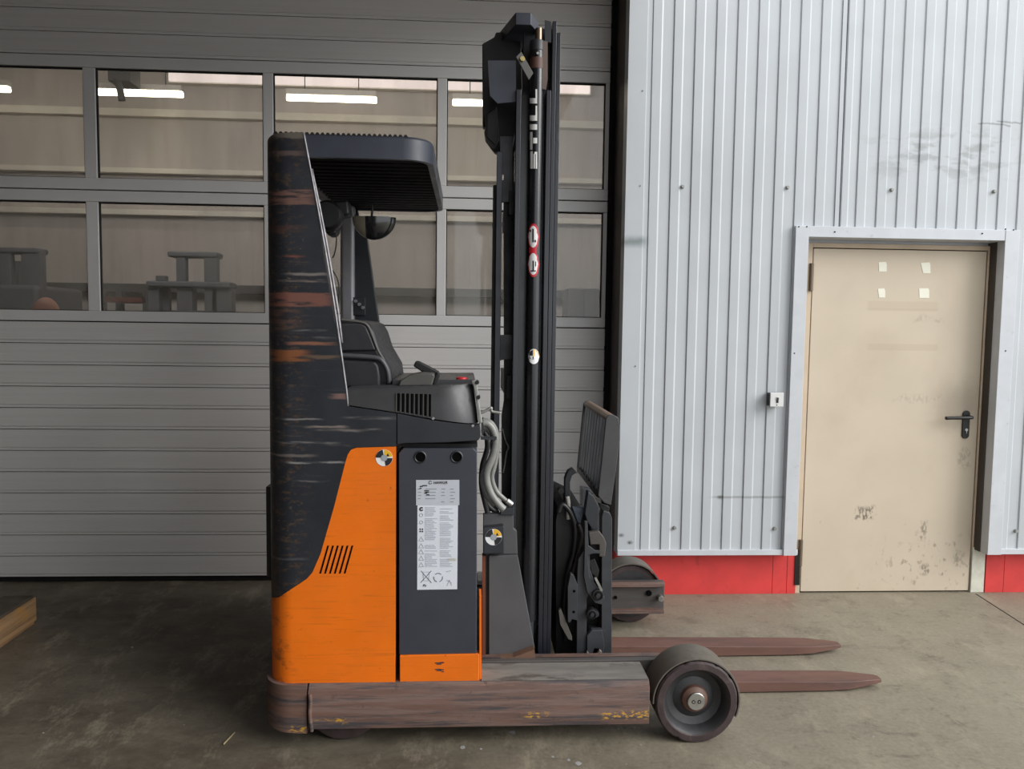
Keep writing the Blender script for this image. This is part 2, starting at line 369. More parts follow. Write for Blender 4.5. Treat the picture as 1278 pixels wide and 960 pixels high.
# drip sill and red plinth
box('drip_sill', WX0-.003, PX(994.5, WY, 690), WY-.012, WY+.1, .249, CB, mTrim, wall_r, bevel=.002)
box('drip_sill', PX(1234, WY, 690), 6.2, WY-.012, WY+.1, .249, CB, mTrim, wall_r, bevel=.002)
base = empty('baseboard_right', (2, 4.24, 0)); tag(base, 'red painted plinth below the white cladding', kind='structure')
bx = [WX0, PX(963.5, 4.24, 720), PX(981.5, 4.24, 720), PX(993, 4.24, 720)]
for a, b in zip(bx, bx[1:]): box('plinth_panel', a+.001, b-.001, 4.235, 4.3, 0, .262, mRed, base, bevel=.001)
bx = [PX(1229, 4.24, 720), PX(1252, 4.24, 720), 4.0, 5.2, 6.2]
for a, b in zip(bx, bx[1:]): box('plinth_panel', a+.001, b-.001, 4.235, 4.3, 0, .262, mRed, base, bevel=.001)
box('sooty_gap', PX(993, 4.24, 720), PX(1000.5, 4.25, 720), 4.252, 4.3, .0, .26, mSoot, base)
box('soot_streak', PX(991.5, 4.232, 720), PX(998, 4.232, 720), 4.230, 4.236, .05, .248, mSoot, base)
# wall screws
for (x, y) in ((852, 233), (983, 234), (1113, 237), (1241, 239), (842, 659), (967, 660), (1268, 663)):
    p = at(x, y, Y=WY); cyl('cladding_bolt', (p.x, WY+.008, p.z), (p.x, WY-.010, p.z), .011, mDullSteel, wall_r, n=12, r1=.008)
for (x, y) in ((802, 113.5), (799, 232), (793, 457), (984, 660), (1244, 661), (786.5, 677)):
    p = at(x, y, Y=WY); cyl('rivet', (p.x, WY+.008, p.z), (p.x, WY-.008, p.z), .004, mDullSteel, wall_r, n=8)

# steel door (door_2)
door2 = empty('door_2', (2.4, 4.25, 0)); tag(door2, 'beige steel door with black lever handle and scuffed lower half', kind='structure')
cy0, cy1 = 4.128, 4.19
xl0, xl1, xr0, xr1 = PX(993, 4.13, 290), PX(1009, 4.13, 290), PX(1252.5, 4.13, 300), PX(1271, 4.13, 300)
xr0, xr1 = 2.892, 2.972
zc0, zc1 = zt, PZ(284.5, 4.13, 1130)
box('casing', xl0, xl1+.003, cy0, cy1+.05, .249, zc1, mTrim, door2, bevel=.002)
box('casing', xr0, xr1, cy0, cy1+.05, .249, zc1, mTrim, door2, bevel=.002)
box('casing', xl1+.003, xr0, cy0+.002, cy1, zc0, zc1, mTrim, door2, bevel=.002)
for (x, y) in ((997, 283), (1007, 283), (1042, 289.5), (1226, 291.5), (1255, 286), (1265, 287), (991.5, 441), (1255, 438)):
    p = at(x, y, Y=cy0); cyl('screw', (p.x, cy0+.003, p.z), (p.x, cy0-.002, p.z), .004, mSoot, door2, n=8)
LX0, LX1, LZ = 1.889, 2.876, 1.93
box('head_lining', xl1, xr0, 4.19, 4.33, zc0-.001, zc0+.01, mTrim, door2)
box('transom_panel', xl1, xr0, 4.262, 4.30, LZ+.028, zc0, mTrim, door2)
box('side_lining', xr0-.004, xr0+.002, 4.19, 4.33, .25, zc0, mReveal, door2)
box('side_lining', xl1-.001, xl1+.004, 4.19, 4.33, .25, zc0, mReveal, door2)
box('door_frame', LX0-.045, LX0-.006, 4.243, 4.30, 0, LZ+.03, mLeafFrame, door2, bevel=.002)
box('door_frame', LX1+.001, xr0-.004, 4.243, 4.30, 0.25, LZ+.03, mLeafFrame, door2, bevel=.001)
box('door_frame', LX1+.003, PX(1228.5, 4.236, 720), 4.236, 4.30, 0, 0.262, M('chipped_pale_paint', (206, 204, 190), .6, var=.1, vscale=20), door2, bevel=.002)
box('door_frame', LX0-.006, LX1+.002, 4.243, 4.30, LZ+.005, LZ+.03, mLeafFrame, door2, bevel=.002)
box('rebate', LX0-.01, LX1+.004, 4.262, 4.27, .0, LZ+.01, mSoot, door2)
leaf = box('door_leaf', LX0, LX1-.004, 4.246, 4.262, .008, LZ, mLeaf, door2, bevel=.002)
for (x0, x1, y0, y1) in ((1096.5, 1106.5, 327, 339), (1149, 1161, 327.5, 341), (1095.5, 1104.5, 360, 371.5), (1147, 1159.5, 360, 372)):
    pts = pp(4.246, [(x0, y0+random.uniform(0, 1)), (x1-1, y0), (x1, y0+3), (x1, y1), (x0+random.uniform(0, 3), y1)])
    prism('tape_remnant', pts, 4.2445, 4.2465, mTape, leaf)
hp = empty_handle = None
hx, hz = PX(1205.5, 4.24, 530), None
zt_, zb_ = PZ(512.5, 4.24, 1205), PZ(547.5, 4.24, 1205)
ro = []
for i in range(24):
    a = 2*math.pi*i/24; ro.append((hx+.021*math.cos(a), (zt_-.021 if math.sin(a) > 0 else zb_+.021)+.021*math.sin(a)))
hand = prism('handle_plate', ro, 4.236, 4.246, mBlackPl, leaf, bevel=.003)
lz = PZ(521, 4.2, 1200)
tube('lever', [(hx+.006, 4.236, lz), (hx+.004, 4.20, lz), (hx-.01, 4.186, lz), (hx-.06, 4.184, lz-.001), (PX(1181, 4.185, 521), 4.19, lz-.004)], .0095, mBlackPl, leaf, k=8)
cyl('lock_cylinder', (hx+.002, 4.238, PZ(536.5, 4.24, 1205)), (hx+.002, 4.2335, PZ(536.5, 4.24, 1205)), .0085, mSteel, leaf, n=16)
box('key_slot', hx+.0005, hx+.0035, 4.2325, 4.2345, PZ(541, 4.24, 1205), PZ(537, 4.24, 1205), mSteel, leaf)
for zc in (PZ(346, 4.24, 1010), PZ(690, 4.24, 1000)):
    cyl('hinge', (LX0-.012, 4.238, zc-.075), (LX0-.012, 4.238, zc+.075), .012, M('hinge_steel', (112, 98, 82), .5, metal=.4), leaf, n=12)
    
# key switch on the wall
kp = at(969, 499, Y=WY-.05); kx, kz = kp.x, kp.z
ks = empty('key_switch', (kx, WY, kz-.04)); tag(ks, 'small square metal key switch box mounted on the cladding beside the beige door', 'switch')
box('switch_body', kx-.034, kx+.034, WY-.05, WY+.002, kz-.035, kz+.035, mBlackPl, ks, bevel=.004)
fp = box('face_plate', kx-.037, kx+.037, WY-.058, WY-.05, kz-.038, kz+.038, M('switch_face_metal', (214, 214, 212), .35, metal=.3, var=.04), ks, bevel=.003)
cyl('key_cylinder', (kx+.002, WY-.056, kz+.006), (kx+.002, WY-.061, kz+.006), .010, mSteel, fp, n=16)
box('key_slot', kx-.003, kx+.007, WY-.0625, WY-.060, kz-.016, kz+.012, mBlackPl, fp)
cyl('screw', (kx, WY-.057, kz-.028), (kx, WY-.060, kz-.028), .003, mSoot, fp, n=8)

CANX, CANY, CANZ = .83, -2.2, 3.36
# hall around: roof, side wall, piers (out of frame, they shade the place)
tag(box('ceiling', -9, 6.4, DY-.0, 12.2, 5.2, 5.35, mRoof), kind='structure', label='roof of the indoor hall')
tag(box('ceiling_canopy', -4.0, CANX, CANY, DY, CANZ, CANZ+.2, mRoof), kind='structure', label='dark canopy roof above the sectional door')
tag(box('shade_wall_left', -4.0, -3.3, CANY, DY, 0, CANZ, mShadeWall), kind='structure', label='added unseen side wall shading the left of the sectional door')  # unseen side wall, added to darken the left
tag(box('wall_front', -9, 6.2, DY+.05, DY+.1, S0+28*SP, 5.2, mDoor), kind='structure', label='wall above the sectional door')
tag(box('wall_lintel', -9, DX0+.02, DY, DY+.1, 0, 5.2, mDoor), kind='structure', label='wall pier beside the sectional door')
tag(box('shade_wall_rear', -4.0, -.2, CANY-.2, CANY, 0, CANZ, mShadeWall), kind='structure', label='added unseen wall behind the camera, shading the left')  # unseen wall, added to block light from behind on the left
# indoor hall
BY = 11.0
tag(box('wall_back', -9, 6.4, BY, BY+.15, 0, 5.2, mInWall), kind='structure', label='beige back wall of the hall seen through the windows')
tag(box('wall_hall_left', -9.1, -9, DY, BY, 0, 5.2, mInWall), kind='structure', label='left wall of the indoor hall')
tag(box('wall_hall_right', 6.2, 6.4, DY-.3, BY, 0, 5.2, mInWall), kind='structure', label='right wall of the indoor hall')
for i, (ya, yb, x) in enumerate(((140, 149, 230), (213, 219, 230), (264, 270.5, 230))):
    tag(box('trim_%d' % (i+1), -8.9, 6.1, BY-.12, BY, PZ(yb, BY, x), PZ(ya, BY, x), mInTrim), kind='structure', label='pale horizontal beam on the indoor back wall, number %d from the roof' % (i+1))
tag(box('baseboard_back', -8.9, 6.1, BY-.2, BY, PZ(366, BY, 230), PZ(356, BY, 230), mInDark), kind='structure', label='grey ledge along the indoor back wall')
w1 = empty('window_1', (-1.2, BY-.1, 4.7)); tag(w1, 'bright clerestory strip window high on the indoor back wall', kind='structure')
box('clerestory_glass', PX(211, BY-.15, 95), PX(736, BY-.15, 108), BY-.17, BY-.13, PZ(103.5, BY-.15, 300), PZ(86, BY-.15, 300), mSkylight, w1)
box('clerestory_frame', PX(209, BY-.15, 95), PX(738, BY-.15, 108), BY-.13, BY-.01, PZ(105, BY-.15, 300), PZ(84, BY-.15, 300), mInTrim, w1)
LAMPY = 10.0
lamp_names = ['glowing fluorescent ceiling lamp cut by the left picture edge', 'glowing fluorescent ceiling lamp partly hidden behind hanging heater, second window from the left edge',
              'glowing fluorescent ceiling lamp seen above the truck roof guard', 'glowing fluorescent ceiling lamp half hidden by the truck mast']
for i, (xa, xb, y) in enumerate(((-98, 12, 108.5), (123, 228, 115), (358, 470, 122.5), (565, 672, 128))):
    a, b = at(xa, y, Y=LAMPY), at(xb, y, Y=LAMPY); zz = 4.26
    L = empty('fluorescent_lamp', ((a.x+b.x)/2, LAMPY, zz)); tag(L, lamp_names[i], 'lamp', 'fluorescent lamps inside the hall')
    cyl('tube', (a.x, LAMPY, zz), (b.x, LAMPY, zz), .035, mLamp, L, n=12)
    box('housing', a.x, b.x, LAMPY-.05, LAMPY+.05, zz+.036, zz+.10, mInTrim, L)
    for q in (.2, .8): cyl('hanger', (a.x+(b.x-a.x)*q, LAMPY, zz+.1), (a.x+(b.x-a.x)*q, LAMPY, 5.2), .006, mInDark, L, n=6)
# hanging heater
hp = at(152, 105, Y=9.6)
ht = empty('unit_heater', (hp.x, 9.6, 5.2)); tag(ht, 'grey unit heater hanging near the fluorescent lamp inside the hall', 'heater')
box('heater_body', hp.x-.12, hp.x+.14, 9.5, 9.8, hp.z-.0, hp.z+.3, mInDark, ht, bevel=.02)
tube('heater_pipe', [(hp.x+.05, 9.48, hp.z-.22), (hp.x+.02, 9.48, hp.z-.05), (hp.x-.04, 9.55, hp.z+.1), (hp.x-.04, 9.6, 5.2)], .04, mInDark, ht)
area_light('hall_fill_light', (-1.2, 6.4, 4.9), (-1.2, 10.9, 1.6), 7.0, 2.4, 210, (1.0, .985, .95))  # added fill light without a fixture, aimed low to brighten the indoor back wall

# indoor forklifts
def indoor_forklift(nm, cx, cy, label, w, posts, top, cowl):
    r = empty(nm, (cx, cy, 0)); tag(r, label, 'forklift')
    zt2, zt1 = top
    g = box('guard_roof', cx-w*.55, cx+w*.5, cy-.42, cy-.2, zt2-.06, zt2, mInFork, r, bevel=.02)
    for (a, b) in posts:
        for s in (-.4,): box('guard_post', cx+a, cx+b, cy+s, cy+s+.1, .9, zt2-.03, mInFork, r, bevel=.01)
    box('truck_body', cx-w*.55, cx+w*.55, cy-.5, cy+.5, .18, cowl, mInFork, r, bevel=.05)
    box('counterweight', cx+w*.3, cx+w*.8, cy-.45, cy+.45, .18, cowl-.25, mInFork, r, bevel=.08)
    for sx in (-.4, .45):
        for s in (-.5, .32): lathe('wheel', [(0, cy+s), (.2, cy+s), (.22, cy+s+.03), (.22, cy+s+.15), (.2, cy+s+.18), (0, cy+s+.18)], (cx+sx*w, .22), mBlackPl, r, n=20, closed=False)
    for s in (-.3, .22): box('mast_rail', cx-w*.75, cx-w*.62, cy+s, cy+s+.08, .1, cowl+.3, mInFork, r)
    for s in (-.3, .2): box('fork', cx-w*1.9, cx-w*.75, cy+s, cy+s+.1, .06, .1, mInFork, r)
    return r
p0, p1 = at(15, 313, Y=9), at(73, 316, Y=9)
indoor_forklift('forklift', (p0.x+p1.x)/2, 9, 'dark forklift with open roof guard behind the lower left window', p1.x-p0.x, [(-.19, -.05), (.06, .27)], (p0.z, 1.9), 1.86)
p0, p1 = at(229, 318, Y=9), at(286, 321, Y=9)
f2 = indoor_forklift('forklift', (p0.x+p1.x)/2, 9, 'dark forklift with stepped body behind the lower window beside the truck', p1.x-p0.x, [(-.19, -.09), (.1, .24)], (p0.z, 1.95), 1.62)
pa, pb = at(193, 352, Y=8.8), at(296, 361, Y=8.8)
box('cab_frame', pa.x, pb.x, 8.55, 8.8, pb.z, pa.z, mInFork, f2, bevel=.02)
for (a, b) in ((193, 207), (238, 248), (271, 296)): box('cab_post', PX(a, 8.8, 370), PX(b, 8.8, 370), 8.6, 8.75, 1.0, pb.z, mInFork, f2, bevel=.01)
box('control_lever', PX(203, 8.8, 350), PX(215, 8.8, 350), 8.6, 8.7, pa.z, pa.z+.06, mInFork, f2, bevel=.01)
sr = empty('storage_rack', (at(165, 375, Y=10.2).x, 10.2, 0)); tag(sr, 'low red storage rack between the two indoor forklifts', 'rack')
for a in (135, 190):
    for yy in (10.0, 10.5): x = PX(a, 10.2, 375); box('upright', x-.04, x+.04, yy, yy+.08, 0, PZ(362, 10.2, 165), mInDark, sr)
for z in (.5, 1.1, PZ(372, 10.2, 165)): box('shelf_board', PX(135, 10.2, 375), PX(190, 10.2, 375), 10.0, 10.58, z-.06, z, mInRed, sr)
cb = empty('steel_cabinet', (PX(725, 9.5, 380), 9.5, 0)); tag(cb, 'tall grey steel cabinet behind the window beside the white wall', 'cabinet')
box('cabinet_body', PX(708, 9.5, 380), PX(748, 9.5, 380), 9.5, 10, 0, PZ(360, 9.5, 725), mInDark, cb, bevel=.01)
for s in (0, 1): box('cabinet_door', PX(709+s*20, 9.5, 380), PX(727+s*20, 9.5, 380), 9.48, 9.5, .1, PZ(362, 9.5, 725), mInDark, cb, bevel=.004)

# person indoors: bald head above the door's glazing edge
def person():
    hx_, hy_ = at(57, 371, Y=5.35).x, 5.35; zt2 = at(57, 371, Y=5.35).z
    r = empty('person', (hx_, hy_, 0)); tag(r, 'bald person inside the hall, only the crown showing above the window edge', 'person')
    k = zt2/1.70
    J = {'pel': (0, 0, .95), 'wai': (0, 0, 1.1), 'che': (0, .01, 1.3), 'nec': (0, 0, 1.46), 'hed': (0, -.01, 1.55),
         'sl': (-.18, 0, 1.39), 'el': (-.23, .03, 1.12), 'wl': (-.22, -.05, .88), 'sr': (.18, 0, 1.39), 'er': (.23, .03, 1.12), 'wr': (.22, -.05, .88),
         'hl': (-.09, 0, .9), 'kl': (-.1, -.01, .5), 'al': (-.1, .03, .09), 'tl': (-.11, -.14, .04), 'hr': (.09, 0, .9), 'kr': (.1, -.01, .5), 'ar': (.1, .03, .09), 'tr': (.11, -.14, .04)}
    R = {'pel': .13, 'wai': .13, 'che': .15, 'nec': .06, 'hed': .07, 'sl': .065, 'el': .045, 'wl': .035, 'sr': .065, 'er': .045, 'wr': .035, 'hl': .09, 'kl': .06, 'al': .045, 'tl': .035, 'hr': .09, 'kr': .06, 'ar': .045, 'tr': .035}
    E = [('pel', 'wai'), ('wai', 'che'), ('che', 'nec'), ('nec', 'hed'), ('che', 'sl'), ('sl', 'el'), ('el', 'wl'), ('che', 'sr'), ('sr', 'er'), ('er', 'wr'), ('pel', 'hl'), ('hl', 'kl'), ('kl', 'al'), ('al', 'tl'), ('pel', 'hr'), ('hr', 'kr'), ('kr', 'ar'), ('ar', 'tr')]
    ks_ = list(J); me = bpy.data.meshes.new('body')
    me.from_pydata([(hx_+J[q][0]*k, hy_+J[q][1]*k, J[q][2]*k) for q in ks_], [(ks_.index(a), ks_.index(b)) for a, b in E], [])
    o = link('body', me, mCloth, r); sk = o.modifiers.new('skin', 'SKIN'); 
    for i, q in enumerate(ks_): me.skin_vertices[0].data[i].radius = (R[q]*k, R[q]*k*.8)
    me.skin_vertices[0].data[0].use_root = True
    o.modifiers.new('sub', 'SUBSURF').levels = 1
    bm = bmesh.new(); bmesh.ops.create_uvsphere(bm, u_segments=24, v_segments=16, radius=1)
    for v in bm.verts:
        x, y, z = v.co; w = 1-.18*max(0, -z)
        v.co = (hx_+x*.078*w, hy_+y*.098*w-(.012 if z < .2 and y < -.9 else 0), zt2-.115+z*.115)
    bmesh.ops.recalc_face_normals(bm, faces=bm.faces[:])
    for s in (-1, 1):
        bmesh.ops.create_uvsphere(bm, u_segments=8, v_segments=6, radius=.02, matrix=Matrix.Translation((hx_+s*.079, hy_+.01, zt2-.125)) @ Matrix.Diagonal((.5, .9, 1.5, 1)))
        bmesh.ops.create_uvsphere(bm, u_segments=8, v_segments=6, radius=.011, matrix=Matrix.Translation((hx_+s*.03, hy_-.088, zt2-.11)))
    bmesh.ops.create_cone(bm, cap_ends=True, segments=6, radius1=.016, radius2=.006, depth=.045, matrix=Matrix.Translation((hx_, hy_-.103, zt2-.135)))
    from_bm('head', bm, mSkin, r, smooth=True)
person()

# pallet corner at the left edge
pc = at(42, 743, Z=.144)
pal = empty('pallet', (pc.x-.4, pc.y-.3, 0)); tag(pal, 'weathered wooden pallet corner at the left picture edge', 'pallet')
ang = math.atan2((at(0, 770, Z=.144)-pc).y, (at(0, 770, Z=.144)-pc).x)
ux, uy = Vector((math.cos(ang), math.sin(ang), 0)), Vector((math.sin(ang), -math.cos(ang), 0))
def pal_box(nm, a0, a1, b0, b1, z0, z1, m):
    bm = bmesh.new(); O = Vector((pc.x, pc.y, 0))
    q = [O+ux*a0+uy*b0, O+ux*a1+uy*b0, O+ux*a1+uy*b1, O+ux*a0+uy*b1]
    bm_poly(bm, [(v.x, v.y, z0) for v in q], [(v.x, v.y, z1) for v in q]); from_bm(nm, bm, m, pal, bevel=.003)
if uy.x > 0: uy = -uy
for i in range(5): pal_box('deck_board', 0, 1.2, i*.165, i*.165+.14, .122, .144, mWoodTop)
for i in range(3): pal_box('stringer_board', i*.53, i*.53+.14, 0, .8, .10, .122, mWoodTop)
for i in range(3):
    for j in range(3): pal_box('block', i*.53+(0.0005), i*.53+.14, .001+j*.33, .001+j*.33+.12, .022, .10, mWood)
for j in range(3): pal_box('bottom_board', 0, 1.2, .001+j*.33, .001+j*.33+.12, 0, .022, mWood)
pal_box('side_board', .001, 1.19, -.012, .0, .02, .135, mWood)

# ------------------------------------------------------------------ truck materials
def jitter(n, amt=.02, sc=20, off=0.0):
    return n.math('MULTIPLY', n.math('SUBTRACT', n.noise(sc, 4, (.5, .5, 1), off=off), .5), amt)
SCR = [(340, 391, 255, 237, (112, 84, 76), .9), (340, 412, 382, 366, (116, 78, 68), .9), (340, 372, 414, 386, (96, 72, 62), .55), (362, 416, 430.5, 427, (130, 88, 70), .9),
       (338, 383, 451, 437, (128, 80, 50), .9), (380, 424, 448, 443.5, (104, 84, 68), .7), (416, 432, 498.5, 491.5, (134, 104, 98), .8), (360, 405, 343.5, 341, (140, 132, 128), .6),
       (352, 407, 351.5, 349.5, (130, 116, 108), .6), (356, 374, 321, 319.5, (130, 70, 66), .8), (372, 400, 413.5, 412, (130, 128, 126), .55), (392, 418, 422.5, 421, (120, 116, 114), .55),
       (344, 382, 172, 160, (118, 108, 98), .6), (344, 380, 193.5, 188, (110, 92, 86), .55), (338, 372, 290, 281, (84, 58, 52), .5),
       (350, 398, 524, 522.5, (140, 136, 134), .7), (386, 430, 534.5, 532, (144, 130, 124), .7), (395, 452, 538.5, 536, (134, 124, 120), .6), (432, 500, 523, 520.5, (112, 108, 108), .55),
       (346, 420, 553.5, 551.5, (130, 126, 124), .6), (360, 428, 578.5, 576.5, (150, 148, 146), .75), (370, 402, 601.5, 600, (122, 118, 116), .6), (452, 472, 537, 535, (130, 120, 118), .5),
       (500, 530, 543, 541.5, (120, 118, 118), .4), (345, 392, 570, 567, (120, 112, 106), .6), (340, 380, 700, 697, (96, 96, 98), .4)]
def fx_pillar(n, c, b):
    j = jitter(n, .012, 30); jx = n.math('ADD', n.x, n.math('MULTIPLY', j, 5.0)); jz = n.math('ADD', n.z, j)
    st = n.rng(n.noise(5, 7, (1.2, 1.2, 26), rough=.7), .60, .72, 0, .55)
    c = n.mix(st, c, lin((96, 86, 84)))
    c = n.mix(n.rng(n.noise(8, 6, (1, 1, 40), off=7, rough=.7), .68, .74, 0, .6), c, lin((126, 118, 116)))
    c = n.mix(n.rng(n.noise(4, 6, (1.2, 1.2, 14), off=13, rough=.75), .63, .74, 0, .6), c, lin((96, 66, 56)))
    cor = n.rng(n.x, -.50, -.60)
    c = n.mix(n.math('MULTIPLY', cor, n.rng(n.noise(22, 6, (1, 1, 2.2), off=17, rough=.75), .50, .64, 0, .7)), c, lin((84, 66, 52)))
    c = n.mix(n.math('MULTIPLY', cor, n.rng(n.noise(34, 6, (1, 1, 1.6), off=23, rough=.75), .60, .70, 0, .6)), c, lin((128, 112, 96)))
    for x0, x1, y0, y1, cc, a in SCR:
        p, q = at(x0, y0, Y=2.69), at(x1, y1, Y=2.69)
        x_lo = p.x if x0 > 345 else -1.0
        m = n.patch(x_lo, q.x, p.z, q.z, .03, .003, jx, jz)
        m = n.math('MULTIPLY', m, n.rng(n.noise(26, 5, (.35, .35, 3), off=x0*.1), .36, .5, .15, 1))
        c = n.mix(n.math('MULTIPLY', m, a), c, lin(cc))
    return c
mPillar = M('scratched_dark_paint', (38, 41, 47), .42, var=.12, vscale=7, bump=.05, bscale=120, extra=fx_pillar)
def fx_orange(n, c, b):
    c = n.mix(n.rng(n.noise(5, 7, (.8, .8, 18), off=2, rough=.72), .54, .70, 0, .45), c, lin((168, 84, 30)))
    c = n.mix(n.rng(n.noise(9, 7, (.6, .6, 34), off=5, rough=.75), .58, .68, 0, .6), c, lin((110, 62, 34)))
    c = n.mix(n.rng(n.noise(24, 5, off=8, rough=.75), .64, .70, 0, .6), c, lin((70, 52, 42)))
    cor = n.rng(n.x, -.56, -.64)
    c = n.mix(n.math('MULTIPLY', cor, n.rng(n.noise(16, 6, (1, 1, 1.6), off=11, rough=.7), .50, .66, 0, .7)), c, lin((112, 62, 32)))
    return c
mOrange = M('scuffed_orange_paint', (230, 112, 18), .42, var=.06, vscale=6, extra=fx_orange, spec=.4)
mDark = M('dark_grey_paint', (42, 44, 49), .42, var=.1, vscale=9, extra=lambda n, c, b: n.mix(n.rng(n.noise(10, 6, (1, 1, 2), rough=.7), .64, .76, 0, .35), c, lin((92, 90, 90))))
mBattery = M('battery_case_paint', (54, 57, 66), .5, var=.04, vscale=9)
mMast = M('mast_black_paint', (34, 36, 42), .26, var=.12, vscale=6, stretch=(1, 1, .25), spec=.6)
mBlack = M('greasy_black', (17, 17, 18), .55, var=.2, vscale=12)
mSlot = M('vent_black', (4, 4, 4), .9, spec=.1)
mCyl = M('cylinder_gloss_black', (26, 27, 31), .26, var=.08, vscale=5, spec=.6)
def fx_rust(n, c, b):
    c = n.mix(n.rng(n.noise(4, 8, (.7, 1, 14), rough=.7), .42, .62, 0, .9), c, lin((112, 92, 84)))
    c = n.mix(n.rng(n.noise(3, 8, (.6, 1, 12), off=4, rough=.75), .48, .62, 0, .9), c, lin((56, 54, 58)))
    c = n.mix(n.rng(n.noise(7, 7, (.6, 1, 22), off=9, rough=.75), .60, .70, 0, .8), c, lin((146, 110, 92)))
    c = n.mix(n.rng(n.noise(30, 4, off=3), .62, .72, 0, .5), c, lin((56, 44, 38)))
    for (x0, x1, y0, y1) in ((362, 384, 915, 906), (418, 431, 904, 897), (655, 683, 896, 889), (752, 812, 898, 887), (388, 412, 900, 898)):
        p, q = at(x0, y0, Y=2.67), at(x1, y1, Y=2.67)
        m = n.math('MULTIPLY', n.patch(p.x, q.x, p.z, q.z, .02, .006), n.rng(n.noise(70, 5, (.7, 1, 1.6), off=6), .50, .60))
        c = n.mix(m, c, lin((186, 140, 46)))
    return c
mRust = M('rusty_worn_steel', (100, 74, 64), .6, var=.15, vscale=8, stretch=(.4, 1, 3), bump=.2, bscale=60, extra=fx_rust)
mRustTop = M('dusty_leg_top', (118, 114, 108), .7, var=.18, vscale=10, stretch=(.4, 2, 1), extra=lambda n, c, b: n.mix(n.rng(n.noise(9, 6, (.5, 1.5, 1), rough=.7), .52, .66, 0, .8), c, lin((70, 62, 58))))
mFork = M('rusty_fork_steel', (104, 74, 64), .55, var=.15, vscale=7, stretch=(.4, 2, 2), bump=.15, bscale=50, extra=lambda n, c, b: n.mix(n.rng(n.noise(6, 6, (.5, 2, 2), off=3, rough=.7), .5, .68, 0, .7), c, lin((78, 58, 54))))
mTyre = M('worn_polyurethane_tyre', (58, 46, 46), .65, var=.2, vscale=18, bump=.5, bscale=30, extra=lambda n, c, b: n.mix(n.rng(n.noise(14, 6, rough=.7), .54, .7, 0, .7), c, lin((96, 80, 76))))
mRim = M('cast_wheel_grey', (54, 54, 56), .45, var=.15, vscale=16, metal=.2, bump=.2, bscale=60)
mRubber = M('black_seat_vinyl', (38, 38, 42), .5, var=.08, vscale=30, bump=.06, bscale=300)
mConsole = M('console_plastic', (56, 56, 58), .38, var=.05, vscale=20)
mPad = M('grey_arm_pad', (78, 77, 74), .6, var=.06, vscale=20)
mEdge = M('worn_bright_edge', (150, 148, 152), .45, metal=.4, var=.25, vscale=30)
mHose = M('grey_hose', (126, 126, 122), .32, var=.12, vscale=25)
mHoseD = M('black_hose', (36, 34, 33), .5, var=.15)
mWhite = M('white_print', (226, 226, 226), .55, var=.02)
mRedP = M('red_print', (196, 34, 52), .5, var=.04)
mYellow = M('yellow_print', (228, 176, 40), .5, var=.04)
mGreyP = M('grey_print', (150, 154, 162), .6, var=.03)
mPlate = M('silver_label', (186, 190, 198), .5, var=.03)
mPaper = M('white_label', (214, 218, 226), .55, var=.02, extra=lambda n, c, b: n.mix(n.math('MULTIPLY', n.patch(PX(558, 2.69, 700), PX(569, 2.69, 700), PZ(701.5, 2.69, 562), PZ(698, 2.69, 562), .006, .002), .6), c, lin((160, 150, 128))))
mInk = M('black_print', (30, 31, 36), .6, var=.03)
mGreyInk = M('faint_grey_print', (176, 180, 190), .6, var=.03)
mRedBtn = M('red_button', (190, 36, 40), .35, var=.05)
mBolt = M('yellow_bolt', (190, 172, 116), .45, metal=.3)
mCab = M('bare_grey_column', (150, 150, 154), .4, metal=.4, var=.1)

YC = 3.305
mir = lambda y: 2*YC-y
T = empty('reach_truck', (0.0, YC, 0)); tag(T, 'orange and black reach truck with tall mast and rusty forks', 'forklift')
# ---- body section: straight side at Y0 with a rounded rear corner
Y0, RC, XR = 2.69, .09, -.688
SS = XR+RC
def sec(s, off=0.0):
    if s >= SS: return (s, Y0-off)
    a = (SS-s)/RC
    if a <= math.pi/2: return (SS-(RC+off)*math.sin(a), Y0+RC-(RC+off)*math.cos(a))
    return (XR-off, Y0+RC+(a-math.pi/2)*RC)
def wrap(name, ss, zlo, zhi, th, mat, parent, off=0.0, mirror=False, bevel=0.0):
    bm = bmesh.new(); O = []; I = []
    for s in ss:
        for lst, o in ((O, off), (I, off-th)):
            x, y = sec(s, o); y = mir(y) if mirror else y
            lst.append((bm.verts.new((x, y, zlo(s))), bm.verts.new((x, y, zhi(s)))))
    n = len(ss)
    for i in range(n-1):
        bm.faces.new((O[i][0], O[i+1][0], O[i+1][1], O[i][1])); bm.faces.new((I[i][0], I[i][1], I[i+1][1], I[i+1][0]))
        bm.faces.new((O[i][1], O[i+1][1], I[i+1][1], I[i][1])); bm.faces.new((O[i][0], I[i][0], I[i+1][0], O[i+1][0]))
    for i in (0, n-1): bm.faces.new((O[i][0], O[i][1], I[i][1], I[i][0]))
    bmesh.ops.remove_doubles(bm, verts=bm.verts[:], dist=1e-5)
    o = from_bm(name, bm, mat, parent)
    for p in o.data.polygons: p.use_smooth = True
    o.data.set_sharp_from_angle(angle=math.radians(30)); return o
def lerpf(pts):
    pts = sorted(pts)
    def f(s):
        if s <= pts[0][0]: return pts[0][1]
        for (a, b), (c, d) in zip(pts, pts[1:]):
            if s <= c: return b+(d-b)*(s-a)/(c-a) if c > a else d
        return pts[-1][1]
    return f
def svals(a, b, extra=()):
    v = {a, b}
    arc_end = SS-RC*math.pi/2
    for i in range(13):
        s = SS-RC*math.pi/2*i/12
        if a < s < b: v.add(s)
    for e in extra:
        if a < e < b: v.add(e)
    return sorted(v)
g = lambda x, y: (lambda p: (p.x, p.z))(at(x, y, Y=Y0))
A90 = SS-RC*math.pi/2
